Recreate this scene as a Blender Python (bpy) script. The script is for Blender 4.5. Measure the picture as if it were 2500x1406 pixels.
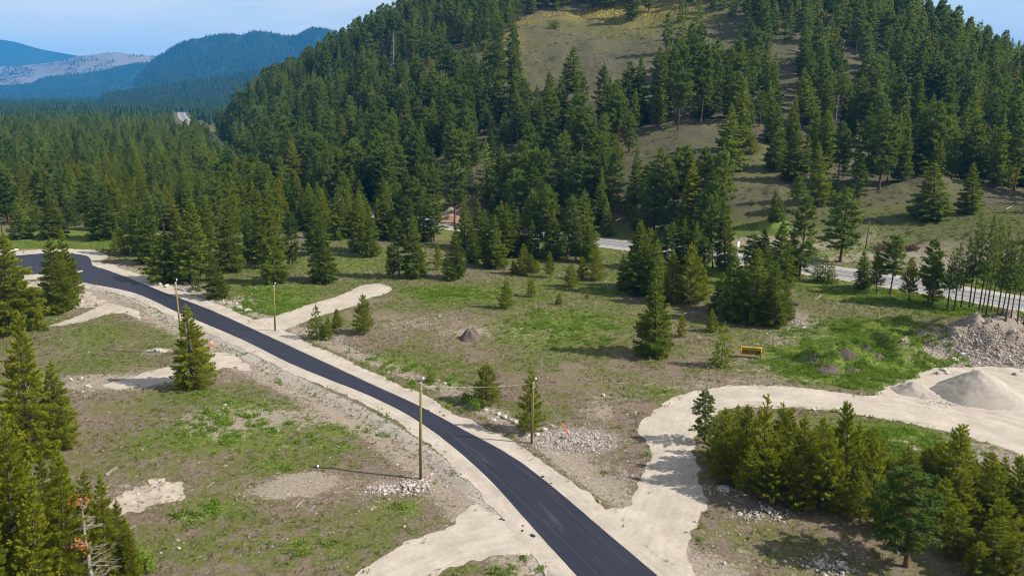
import bpy, bmesh, math, random
import numpy as np
from mathutils import Vector
from mathutils.geometry import delaunay_2d_cdt

for o in list(bpy.data.objects):
    bpy.data.objects.remove(o)
scene = bpy.context.scene
COL = scene.collection
R = math.radians

# ------------------------------------------------------------------ camera
CAM_H, PITCH, FPX = 40.0, 15.0, 1785.0          # height (m), downward pitch (deg), focal length in px of the 2500 px wide photo
cd = bpy.data.cameras.new('camera')
cd.sensor_width = 36.0
cd.lens = 36.0 * FPX / 2500.0
cd.clip_start, cd.clip_end = 0.5, 60000
cam = bpy.data.objects.new('camera', cd)
cam.location = (0, 0, CAM_H)
cam.rotation_euler = (R(90 - PITCH), 0, 0)
COL.objects.link(cam)
scene.camera = cam

# ------------------------------------------------------------------ sky, sun, exposure
SUN_EL, SUN_AZ = 40.0, 101.0                     # azimuth clockwise from +Y
world = bpy.data.worlds.new('World')
scene.world = world
world.use_nodes = True
wn, wl = world.node_tree.nodes, world.node_tree.links
wn.clear()
w_out = wn.new('ShaderNodeOutputWorld')
w_bg = wn.new('ShaderNodeBackground')
w_sky = wn.new('ShaderNodeTexSky')
w_sky.sky_type = 'NISHITA'
w_sky.sun_disc = False
w_sky.sun_elevation = R(SUN_EL)
w_sky.sun_rotation = R(SUN_AZ)
w_sky.altitude = 600
w_sky.air_density = 1.0
w_sky.dust_density = 1.4
w_sky.ozone_density = 2.0
w_bg.inputs['Strength'].default_value = 0.085
w_tc = wn.new('ShaderNodeTexCoord')              # thin high cloud streaks over the whole sky
w_map = wn.new('ShaderNodeMapping')
w_map.inputs['Scale'].default_value = (1.6, 1.6, 13.0)
w_noise = wn.new('ShaderNodeTexNoise')
w_noise.inputs['Scale'].default_value = 1.7
w_noise.inputs['Detail'].default_value = 5
w_noise.inputs['Roughness'].default_value = 0.5
w_ramp = wn.new('ShaderNodeValToRGB')
w_ramp.color_ramp.elements[0].position = 0.43
w_ramp.color_ramp.elements[0].color = (0.38, 0.38, 0.38, 1)
w_ramp.color_ramp.elements[1].position = 0.58
w_ramp.color_ramp.elements[1].color = (0.9, 0.9, 0.9, 1)
w_mix = wn.new('ShaderNodeMixRGB')
w_mix.inputs['Color2'].default_value = (5.7, 5.9, 6.0, 1)
wl.new(w_tc.outputs['Generated'], w_map.inputs['Vector'])
wl.new(w_map.outputs['Vector'], w_noise.inputs['Vector'])
wl.new(w_noise.outputs['Fac'], w_ramp.inputs['Fac'])
wl.new(w_ramp.outputs['Color'], w_mix.inputs['Fac'])
wl.new(w_sky.outputs['Color'], w_mix.inputs['Color1'])
wl.new(w_mix.outputs['Color'], w_bg.inputs['Color'])
wl.new(w_bg.outputs['Background'], w_out.inputs['Surface'])

sd = bpy.data.lights.new('sun', 'SUN')
sd.energy = 5.0
sd.angle = R(0.53)
sd.color = (1.0, 0.94, 0.84)
sun = bpy.data.objects.new('sun', sd)
_to_sun = Vector((math.sin(R(SUN_AZ)) * math.cos(R(SUN_EL)), math.cos(R(SUN_AZ)) * math.cos(R(SUN_EL)), math.sin(R(SUN_EL))))
sun.rotation_euler = _to_sun.to_track_quat('Z', 'Y').to_euler()
sun.location = (200, -40, 300)
COL.objects.link(sun)

scene.view_settings.view_transform = 'Standard'
scene.view_settings.look = 'None'
scene.view_settings.gamma = 1.0
scene.view_settings.exposure = 0.85
scene.view_settings.use_curve_mapping = False
scene.render.engine = 'CYCLES'
cy = scene.cycles
cy.max_bounces = 5
cy.diffuse_bounces = 3
cy.glossy_bounces = 2
cy.transmission_bounces = 2
cy.volume_bounces = 0
cy.transparent_max_bounces = 4
cy.caustics_reflective = cy.caustics_refractive = False
cy.use_denoising = True
cy.filter_width = 1.05
cy.sample_clamp_indirect = 4.0

# ------------------------------------------------------------------ helpers
def tag(o, label=None, cat=None, group=None, kind=None):
    if label: o['label'] = label
    if cat: o['category'] = cat
    if group: o['group'] = group
    if kind: o['kind'] = kind
    return o

def mesh_from(name, V, F, mats=(), smooth=False):
    me = bpy.data.meshes.new(name)
    V = np.asarray(V, dtype=np.float32)
    if isinstance(F, np.ndarray):
        k = F.shape[1]; n = len(F)
        me.vertices.add(len(V)); me.vertices.foreach_set('co', V.ravel())
        me.loops.add(n * k); me.loops.foreach_set('vertex_index', F.astype(np.int32).ravel())
        me.polygons.add(n)
        me.polygons.foreach_set('loop_start', np.arange(0, n * k, k, dtype=np.int32))
        me.polygons.foreach_set('loop_total', np.full(n, k, dtype=np.int32))
        me.update(calc_edges=True)
    else:
        me.from_pydata(V.tolist(), [], [tuple(f) for f in F]); me.update()
    for m in mats: me.materials.append(m)
    if smooth: me.polygons.foreach_set('use_smooth', np.ones(len(me.polygons), dtype=bool))
    return me

def link(name, me, parent=None, loc=(0, 0, 0), rot=(0, 0, 0)):
    o = bpy.data.objects.new(name, me); COL.objects.link(o)
    o.location = loc; o.rotation_euler = rot
    if parent is not None: o.parent = parent
    return o

def empty(name, loc, rz=0.0, scale=(1, 1, 1)):
    o = bpy.data.objects.new(name, None); COL.objects.link(o)
    o.location = loc; o.rotation_euler = (0, 0, rz); o.scale = scale
    o.empty_display_size = 0.5
    return o

class MB:
    """collects boxes, tubes and loose faces for one mesh"""
    def __init__(s): s.v = []; s.f = []
    def add(s, V, F):
        k = len(s.v); s.v += [tuple(p) for p in V]; s.f += [tuple(i + k for i in f) for f in F]
    def box(s, c, d, rz=0.0):
        x, y, z = [q / 2 for q in d]; C, S = math.cos(rz), math.sin(rz)
        P = [(a * x, b * y, e * z) for e in (-1, 1) for b in (-1, 1) for a in (-1, 1)]
        P = [(c[0] + C * p[0] - S * p[1], c[1] + S * p[0] + C * p[1], c[2] + p[2]) for p in P]
        s.add(P, [(0, 2, 3, 1), (4, 5, 7, 6), (0, 1, 5, 4), (2, 6, 7, 3), (0, 4, 6, 2), (1, 3, 7, 5)])
    def tube(s, pts, rad, n=6, cap=True):
        pts = [Vector(p) for p in pts]
        if not hasattr(rad, '__len__'): rad = [rad] * len(pts)
        base = len(s.v); t0 = (pts[-1] - pts[0]).normalized()
        u = t0.cross(Vector((0, 0, 1)) if abs(t0.z) < .9 else Vector((1, 0, 0))).normalized(); w = t0.cross(u)
        for p, r in zip(pts, rad):
            for i in range(n):
                a = 2 * math.pi * i / n
                s.v.append(tuple(p + u * (r * math.cos(a)) + w * (r * math.sin(a))))
        for j in range(len(pts) - 1):
            for i in range(n):
                a = base + j * n + i; b = base + j * n + (i + 1) % n
                s.f.append((a, b, b + n, a + n))
        if cap:
            s.f.append(tuple(base + i for i in reversed(range(n))))
            s.f.append(tuple(base + (len(pts) - 1) * n + i for i in range(n)))
    def build(s, name, mat, parent=None, smooth=False, loc=(0, 0, 0), rot=(0, 0, 0)):
        return link(name, mesh_from(name, s.v, s.f, [mat], smooth), parent, loc, rot)

# value noise on a hashed lattice
def _hash(ix, iy, seed):
    h = (ix.astype(np.int64) * 374761393 + iy.astype(np.int64) * 668265263 + seed * 974634617) & 0x7fffffff
    h = ((h ^ (h >> 13)) * 1274126177) & 0x7fffffff
    return ((h ^ (h >> 16)) & 0xffff) / 65535.0
def vnoise(x, y, seed=0):
    ix, iy = np.floor(x), np.floor(y); fx, fy = x - ix, y - iy
    fx = fx * fx * (3 - 2 * fx); fy = fy * fy * (3 - 2 * fy)
    a = _hash(ix, iy, seed); b = _hash(ix + 1, iy, seed); c = _hash(ix, iy + 1, seed); d = _hash(ix + 1, iy + 1, seed)
    return (a * (1 - fx) + b * fx) * (1 - fy) + (c * (1 - fx) + d * fx) * fy - 0.5
def fbm(x, y, seed=0, octv=4):
    x = np.asarray(x, float); y = np.asarray(y, float)
    s = np.zeros(np.broadcast(x, y).shape); amp = 1.0
    for k in range(octv):
        s = s + amp * vnoise(x * 2 ** k + 13.7 * k, y * 2 ** k - 7.1 * k, seed + k); amp *= 0.5
    return s
def sstep(a, b, x):
    t = np.clip((x - a) / (b - a), 0, 1); return t * t * (3 - 2 * t)

# survey helpers: the photo was measured in its own 2500 x 1406 pixels, and these give the place on the ground
_c, _s = math.cos(R(PITCH)), math.sin(R(PITCH))
def ray(px, py):
    u = (px - 1250) / FPX; v = (703 - py) / FPX
    return u, _c + v * _s, -_s + v * _c
def flat(px, py):
    """place on the level valley floor"""
    a, b, c = ray(px, py); t = -CAM_H / c
    return a * t, b * t
def at_y(px, py, Y):
    """place seen at that pixel, Y metres ahead"""
    a, b, c = ray(px, py); t = Y / b
    return a * t, Y, CAM_H + c * t
def proj(x, y, z):
    x = np.asarray(x, float); dz = np.asarray(z, float) - CAM_H
    dep = y * _c - dz * _s; up = y * _s + dz * _c
    return 1250 + FPX * x / dep, 703 - FPX * up / dep, dep
def catmull(P, per=8, closed=False):
    P = np.asarray(P, float); n = len(P); out = []
    for i in range(n if closed else n - 1):
        p0 = P[(i - 1) % n] if closed or i > 0 else 2 * P[0] - P[1]
        p1 = P[i]; p2 = P[(i + 1) % n]
        p3 = P[(i + 2) % n] if closed or i + 2 < n else 2 * P[-1] - P[-2]
        for k in range(per):
            t = k / per
            out.append(.5 * (2 * p1 + (p2 - p0) * t + (2 * p0 - 5 * p1 + 4 * p2 - p3) * t * t + (3 * p1 - p0 - 3 * p2 + p3) * t ** 3))
    if not closed: out.append(P[-1])
    return np.array(out)
def resample(P, step, closed=False):
    P = np.asarray(P, float)
    if closed: P = np.vstack([P, P[:1]])
    d = np.r_[0, np.cumsum(np.linalg.norm(np.diff(P, axis=0), axis=1))]
    n = max(3, int(d[-1] / step)); t = np.linspace(0, d[-1], n + 1)
    Q = np.stack([np.interp(t, d, P[:, k]) for k in range(P.shape[1])], 1)
    return Q[:-1] if closed else Q
def in_poly(x, y, P):
    x = np.asarray(x, float); y = np.asarray(y, float); r = np.zeros(x.shape, bool); n = len(P)
    for i in range(n):
        x1, y1 = P[i]; x2, y2 = P[(i + 1) % n]
        if y1 == y2: continue
        r ^= ((y1 > y) != (y2 > y)) & (x < (x2 - x1) * (y - y1) / (y2 - y1) + x1)
    return r
def poly_dist(x, y, P, closed=False):
    """distance to a polyline, the signed side (+ right of travel) and the arc position"""
    x = np.asarray(x, float); y = np.asarray(y, float)
    best = np.full(x.shape, 1e18); side = np.zeros(x.shape); arc = np.zeros(x.shape); acc = 0.0
    n = len(P)
    for i in range(n if closed else n - 1):
        ax, ay = P[i]; bx, by = P[(i + 1) % n]; dx, dy = bx - ax, by - ay; L2 = dx * dx + dy * dy + 1e-12
        t = np.clip(((x - ax) * dx + (y - ay) * dy) / L2, 0, 1)
        ex, ey = x - ax - t * dx, y - ay - t * dy; d2 = ex * ex + ey * ey; m = d2 < best
        best = np.where(m, d2, best); side = np.where(m, np.sign(ex * dy - ey * dx), side)
        arc = np.where(m, acc + t * math.sqrt(L2), arc); acc += math.sqrt(L2)
    return np.sqrt(best), side, arc

# ------------------------------------------------------------------ surveyed lines on the valley floor
ROAD_L_PX = [(1475, 1480), (1410, 1406), (1290, 1275), (1200, 1175), (1100, 1085), (1000, 1015), (900, 965), (800, 925), (700, 883), (600, 833), (500, 790), (430, 761), (330, 716), (205, 690)]
ROAD_R_PX = [(1690, 1480), (1605, 1406), (1480, 1300), (1350, 1190), (1250, 1115), (1130, 1049), (1020, 990), (900, 935), (760, 870), (650, 819), (520, 760), (400, 714), (300, 674), (226, 648)]
ROAD_L = catmull([flat(*p) for p in ROAD_L_PX], 6)
ROAD_R = catmull([flat(*p) for p in ROAD_R_PX], 6)
def _mid(n=90):
    a = resample(ROAD_L, 1); b = resample(ROAD_R, 1)
    fa = np.linspace(0, len(a) - 1, n); ia = np.arange(len(a)); fb = np.linspace(0, len(b) - 1, n); ib = np.arange(len(b))
    A = np.stack([np.interp(fa, ia, a[:, k]) for k in (0, 1)], 1); B = np.stack([np.interp(fb, ib, b[:, k]) for k in (0, 1)], 1)
    return (A + B) / 2
ROAD_MID = _mid()
HWY = catmull([(235, 20), (185, 62), (134, 108), (100, 137.5), (74, 163), (29, 195.5), (-19, 224), (-66, 258), (-122, 345), (-205, 523), (-345, 830), (-508, 1162), (-660, 1500)], 8)

# ------------------------------------------------------------------ terrain
CTRL = [(700, 197, 700), (700, 250, 550), (700, 312, 450), (650, 375, 400), (600, 236, 780), (560, 252, 820), (480, 272, 900), (500, 305, 700), (600, 300, 560),
        (840, 137, 650), (840, 250, 500), (840, 380, 360), (840, 470, 290), (980, 52, 600), (980, 180, 450), (980, 320, 350), (980, 450, 275),
        (1130, -40, 600), (1130, 110, 450), (1130, 250, 360), (1130, 400, 285), (1130, 495, 248),
        (1280, -60, 560), (1280, 110, 430), (1280, 270, 340), (1280, 420, 265), (1280, 520, 230),
        (1450, -60, 540), (1450, 40, 480), (1450, 130, 410), (1450, 230, 350), (1450, 400, 262), (1450, 520, 222),
        (1620, -60, 520), (1620, 60, 450), (1620, 180, 370), (1620, 300, 290), (1620, 420, 240), (1620, 520, 210),
        (1780, -70, 510), (1780, 80, 420), (1780, 200, 350), (1780, 320, 272), (1780, 440, 225), (1780, 550, 193),
        (1950, -60, 500), (1950, 80, 410), (1950, 200, 340), (1950, 320, 275), (1950, 440, 225), (1950, 550, 190),
        (2120, 20, 490), (2120, 100, 400), (2120, 250, 310), (2120, 400, 240), (2120, 520, 200),
        (2300, 115, 460), (2300, 215, 360), (2300, 320, 280), (2300, 450, 220), (2300, 560, 182),
        (2450, 195, 440), (2450, 310, 300), (2450, 450, 220), (2450, 560, 178), (2600, 270, 420), (2600, 400, 260), (2600, 560, 175),
        (2900, 320, 400), (2900, 480, 230)]
CP = [at_y(*c) for c in CTRL]
for px, z in ((480, 10), (560, 15), (700, 28), (840, 45), (980, 70), (1130, 85), (1300, 90), (1500, 95), (1700, 95), (1900, 85), (2100, 50), (2300, 25), (2500, 10), (2800, 5)):
    x, y, _ = at_y(px, 200, 800); CP.append((x, y, z))
    x, y, _ = at_y(px, 200, 1250); CP.append((x, y, 0))
for p in HWY[::4]: CP.append((p[0], p[1], 0))
for x, y in ((0, 0), (-60, 60), (60, 60), (0, 100), (-60, 130), (50, 120), (-20, 170), (-120, 180), (120, 0), (-200, 260), (-300, 420), (-330, 200), (-500, 700), (-800, 1200), (-900, 500),
             (0, -150), (200, -100), (-300, -50), (-700, 1700), (0, 1700), (700, 1500), (900, 700), (800, 200), (500, 0)):
    CP.append((x, y, 0))
CP = np.array(CP); CSC = 100.0
_cx, _cy = CP[:, 0] / CSC, CP[:, 1] / CSC
_D = np.hypot(_cx[:, None] - _cx[None], _cy[:, None] - _cy[None])
_K = -_D - 0.02 * np.eye(len(CP))
_A = np.block([[_K, np.ones((len(CP), 1))], [np.ones((1, len(CP))), np.zeros((1, 1))]])
_W = np.linalg.solve(_A, np.r_[CP[:, 2], 0])
def hill_z(x, y):
    x = np.asarray(x, float); y = np.asarray(y, float); sh = x.shape; x = x.ravel() / CSC; y = y.ravel() / CSC
    out = np.empty(len(x))
    for i in range(0, len(x), 20000):
        d = np.sqrt((x[i:i + 20000, None] - _cx) ** 2 + (y[i:i + 20000, None] - _cy) ** 2 + 0.01)
        out[i:i + 20000] = -(d @ _W[:-1]) + _W[-1]
    return out.reshape(sh)

DRIVES_AT = [flat(1200, 1270), flat(1240, 1320), flat(1150, 1255), flat(560, 885), flat(600, 893), flat(330, 762), flat(290, 752)]
BUMPS = [  # px, py, height, radius along x, radius along y : earth heaps and banks standing on the floor
    (2050, 885, 1.7, 5.5, 3.6), (2140, 862, 1.6, 6.0, 4.0), (1985, 880, 1.2, 3.5, 2.6), (2205, 868, 1.3, 4.0, 4.5), (2110, 800, 1.3, 8, 4), (2090, 845, 1.0, 9, 3),
    (2375, 845, 2.2, 5, 3.0), (2440, 858, .8, 3.5, 2.2), (2330, 835, .9, 3.5, 2.5), (2400, 815, 1.3, 13, 6), (2490, 832, 1.7, 10, 5.5), (2300, 800, .8, 9, 6), (2580, 850, 1.2, 14, 8),
    (1890, 560, 2.2, 5, 3), (2090, 610, 1.5, 4, 2.5), (2300, 560, 2.0, 16, 5), (2230, 565, 1.8, 9, 4), (1112, 530, 3.0, 5, 5)]
BUMPS = [(flat(px, py)[0], flat(px, py)[1], h, a, b) for px, py, h, a, b in BUMPS]
def ground_z(x, y):
    x = np.asarray(x, float); y = np.asarray(y, float)
    z = hill_z(x, y)
    dh, sh, _ = poly_dist(x, y, HWY[::2])
    on_hill = sstep(7.0, 40.0, np.where(sh > 0, dh, 0))         # right of the highway as it recedes
    far = sstep(150, 600, np.hypot(x, y))
    z = np.maximum(z, 0) * on_hill + np.minimum(z, 0) * 0
    z = z + on_hill * sstep(2, 25, z) * (9 * fbm(x / 70, y / 70, 3, 4) + 1.2 * fbm(x / 9, y / 9, 8, 3))
    near = 1 - sstep(200, 320, np.hypot(x, y))
    dr, sr, _ = poly_dist(x, y, ROAD_MID[::2])
    off = sstep(7, 16, dr)
    z = z + near * off * (1 - on_hill) * sstep(5, 14, dh) * (0.9 * fbm(x / 28, y / 28, 21, 2) + 0.16 * fbm(x / 5, y / 5, 27, 3))
    for bx, by, h, a, b in BUMPS:
        e = ((x - bx) / a) ** 2 + ((y - by) / b) ** 2
        z = z + h * np.exp(-e * 1.1) * (1 + 1.0 * fbm(x / 2.3, y / 2.3, 41, 3))
    ditch = np.where(sr < 0, (0.40 + 0.2 * fbm(x / 4, y / 4, 91, 2)) * sstep(4.9, 5.9, dr) * (1 - sstep(6.0, 8.8, dr)), 0.12 * sstep(6, 7.5, dr) * (1 - sstep(8, 11, dr)))
    keep = np.ones_like(x)
    for qx, qy in DRIVES_AT: keep = keep * sstep(3.2, 5.6, np.hypot(x - qx, y - qy))
    return z - ditch * keep * near
def gz(x, y): return float((grid_z if GRID else ground_z)(np.array([x]), np.array([y]))[0])
GRID = []
def grid_z(x, y):
    """height of the ground sheet itself, read off its vertices"""
    gx_, gy_, zz = GRID
    i = np.clip(np.searchsorted(gy_, y) - 1, 0, len(gy_) - 2); j = np.clip(np.searchsorted(gx_, x) - 1, 0, len(gx_) - 2)
    u = np.clip((x - gx_[j]) / (gx_[j + 1] - gx_[j]), 0, 1); v = np.clip((y - gy_[i]) / (gy_[i + 1] - gy_[i]), 0, 1)
    return (zz[i, j] * (1 - u) + zz[i, j + 1] * u) * (1 - v) + (zz[i + 1, j] * (1 - u) + zz[i + 1, j + 1] * u) * v
def on_ground(px, py, far=1500):
    """first place where the sight line through that pixel meets the terrain"""
    a, b, c = ray(px, py); zf = grid_z if GRID else ground_z
    t = np.geomspace(45, far, 700); X, Y, Z = a * t, b * t, CAM_H + c * t
    below = np.nonzero(Z <= zf(X, Y))[0]
    if len(below) == 0: return a * far, b * far, float(zf(np.array([a * far]), np.array([b * far]))[0])
    i = max(below[0], 1); t = np.linspace(t[i - 1], t[i], 24); X, Y, Z = a * t, b * t, CAM_H + c * t; G = zf(X, Y)
    i = np.nonzero(Z <= G)[0]; i = i[0] if len(i) else -1
    return float(X[i]), float(Y[i]), float(G[i])
def many_on_ground(L): return np.array([on_ground(*p)[:2] for p in L])

# ------------------------------------------------------------------ materials
def new_mat(name):
    m = bpy.data.materials.new(name); m.use_nodes = True
    nt = m.node_tree; nt.nodes.clear()
    return m, nt
class NT:
    def __init__(s, nt): s.nt = nt
    def n(s, t, **kw):
        nd = s.nt.nodes.new(t)
        for k, v in kw.items():
            if k.startswith('i_'):
                key = k[2:].replace('_', ' ')
                nd.inputs[int(key) if key.isdigit() else key].default_value = v
            else: setattr(nd, k, v)
        return nd
    def l(s, a, b): s.nt.links.new(a, b)
    def pos(s): return s.n('ShaderNodeNewGeometry').outputs['Position']
    def noise(s, scale, detail=3, rough=.55, vec=None, vs=None):
        nd = s.n('ShaderNodeTexNoise', i_Scale=scale, i_Detail=detail, i_Roughness=rough)
        v = vec if vec is not None else s.pos()
        if vs is not None:
            mp = s.n('ShaderNodeMapping', i_Scale=vs); s.l(v, mp.inputs['Vector']); v = mp.outputs['Vector']
        s.l(v, nd.inputs['Vector']); return nd.outputs['Fac']
    def ramp(s, fac, stops):
        nd = s.n('ShaderNodeValToRGB'); cr = nd.color_ramp
        while len(cr.elements) < len(stops): cr.elements.new(.5)
        for e, (p, c) in zip(cr.elements, stops):
            e.position = p; e.color = (c[0], c[1], c[2], 1) if hasattr(c, '__len__') else (c, c, c, 1)
        s.l(fac, nd.inputs['Fac']); return nd.outputs['Color']
    def mix(s, fac, a, b, mode='MIX'):
        nd = s.n('ShaderNodeMixRGB', blend_type=mode)
        for sock, v in ((nd.inputs['Fac'], fac), (nd.inputs['Color1'], a), (nd.inputs['Color2'], b)):
            if hasattr(v, 'is_output'): s.l(v, sock)
            elif hasattr(v, '__len__'): sock.default_value = (*v[:3], 1)
            else: sock.default_value = v if sock.name == 'Fac' else (v, v, v, 1)
        return nd.outputs['Color']
    def math(s, op, a, b=None, clamp=False):
        nd = s.n('ShaderNodeMath', operation=op, use_clamp=clamp)
        for sock, v in ((nd.inputs[0], a), (nd.inputs[1], b)):
            if v is None: continue
            if hasattr(v, 'is_output'): s.l(v, sock)
            else: sock.default_value = v
        return nd.outputs[0]
    def attr(s, name):
        nd = s.n('ShaderNodeAttribute', attribute_name=name); return nd
    def out(s, col, rough=.9, spec=.2, bump=None, bs=.4, bd=.05, trans=0.0, tcol=None):
        p = s.n('ShaderNodeBsdfPrincipled'); o = s.n('ShaderNodeOutputMaterial')
        if hasattr(col, 'is_output'): s.l(col, p.inputs['Base Color'])
        else: p.inputs['Base Color'].default_value = (*col[:3], 1)
        if hasattr(rough, 'is_output'): s.l(rough, p.inputs['Roughness'])
        else: p.inputs['Roughness'].default_value = rough
        p.inputs['Specular IOR Level'].default_value = spec
        if bump is not None:
            b = s.n('ShaderNodeBump', i_Strength=bs, i_Distance=bd); s.l(bump, b.inputs['Height']); s.l(b.outputs['Normal'], p.inputs['Normal'])
        if trans:
            t = s.n('ShaderNodeBsdfTranslucent'); mx = s.n('ShaderNodeMixShader', i_Fac=trans)
            tc = tcol if tcol is not None else col
            if hasattr(tc, 'is_output'): s.l(tc, t.inputs['Color'])
            else: t.inputs['Color'].default_value = (*tc[:3], 1)
            s.l(p.outputs[0], mx.inputs[1]); s.l(t.outputs[0], mx.inputs[2]); s.l(mx.outputs[0], o.inputs['Surface'])
        else: s.l(p.outputs[0], o.inputs['Surface'])
        return p

def mat_simple(name, col, rough=.8, spec=.3, var=.25, scale=6.0, metallic=0.0):
    m, nt = new_mat(name); N = NT(nt)
    n = N.noise(scale, 4, .6)
    c = N.mix(1.0, (*col, 1), N.ramp(n, [(.25, 1 - var), (.75, 1 + var)]), 'MULTIPLY')
    p = N.out(c, rough, spec, n, .3, .02); p.inputs['Metallic'].default_value = metallic
    return m

def mat_leaf(name, dark, light, trans=.22, hue=.5):
    """needles: colour differs from tree to tree and from spray to spray"""
    m, nt = new_mat(name); N = NT(nt)
    oi = N.n('ShaderNodeObjectInfo')
    a = N.attr('tint').outputs['Fac']
    f = N.math('ADD', N.math('MULTIPLY', oi.outputs['Random'], hue), N.math('MULTIPLY', a, 1 - hue))
    c = N.ramp(f, [(.05, dark), (.5, [(p + q) / 2 for p, q in zip(dark, light)]), (.95, light)])
    N.out(c, .75, .06, trans=trans, tcol=N.mix(.5, c, (light[0] * 1.5, light[1] * 1.5, light[2] * .8)))
    return m

M_FIR = mat_leaf('fir_needles', (.034, .068, .013), (.195, .238, .026), .42, .55)
M_OLIVE = mat_leaf('olive_needles', (.052, .084, .008), (.260, .275, .016), .46)
M_PINE = mat_leaf('pine_needles', (.026, .062, .015), (.155, .208, .034), .40, .6)
M_YOUNG = mat_leaf('young_pine_needles', (.070, .104, .009), (.245, .265, .018), .46)
M_LIGHT = mat_leaf('spring_leaves', (.08, .15, .012), (.20, .27, .02), .35)
M_RUST = mat_leaf('dead_needles', (.22, .07, .025), (.40, .15, .045), .2)
M_WEED = mat_leaf('weed_leaves', (.07, .13, .014), (.17, .25, .03), .35)
M_FAR = mat_leaf('far_needles', (.012, .032, .012), (.048, .074, .018), .2, .8)
M_BARK = mat_simple('grey_brown_bark', (.085, .062, .048), .95, .1, .5, 5)
M_BARK_RED = mat_simple('red_brown_bark', (.115, .058, .036), .95, .1, .5, 5)
M_DEAD = mat_simple('weathered_wood', (.24, .21, .185), .9, .1, .4, 5)
M_POLE = mat_simple('treated_pole_wood', (.17, .135, .042), .8, .2, .3, 3)
M_STEEL = mat_simple('galvanised_steel', (.55, .56, .57), .4, .5, .1, 8, .6)
M_WHITE = mat_simple('white_paint', (.8, .8, .8), .5, .4, .06)
M_ORANGE = mat_simple('orange_plastic', (.85, .16, .03), .5, .4, .08)
M_YELLOW = mat_simple('worn_yellow_paint', (.62, .40, .012), .5, .4, .3, 2.5)
M_BLUE = mat_simple('blue_plastic', (.10, .10, .28), .5, .4, .1)
M_BLACK = mat_simple('black_lump', (.02, .02, .022), .9, .2, .4, 8)
def mat_rock(name, a, b):
    m, nt = new_mat(name); N = NT(nt); oi = N.n('ShaderNodeObjectInfo')
    n = N.noise(4, 4, .6)
    c = N.mix(N.math('MULTIPLY', oi.outputs['Random'], 1.0), a, b)
    c = N.mix(1.0, c, N.ramp(n, [(.2, .75), (.8, 1.15)]), 'MULTIPLY')
    N.out(c, .9, .2, n, .5, .05); return m
M_ROCK = mat_rock('pale_rock', (.25, .22, .19), (.48, .44, .395))
M_ROCK_BROWN = mat_rock('brown_rock', (.17, .13, .105), (.38, .33, .285))

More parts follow.
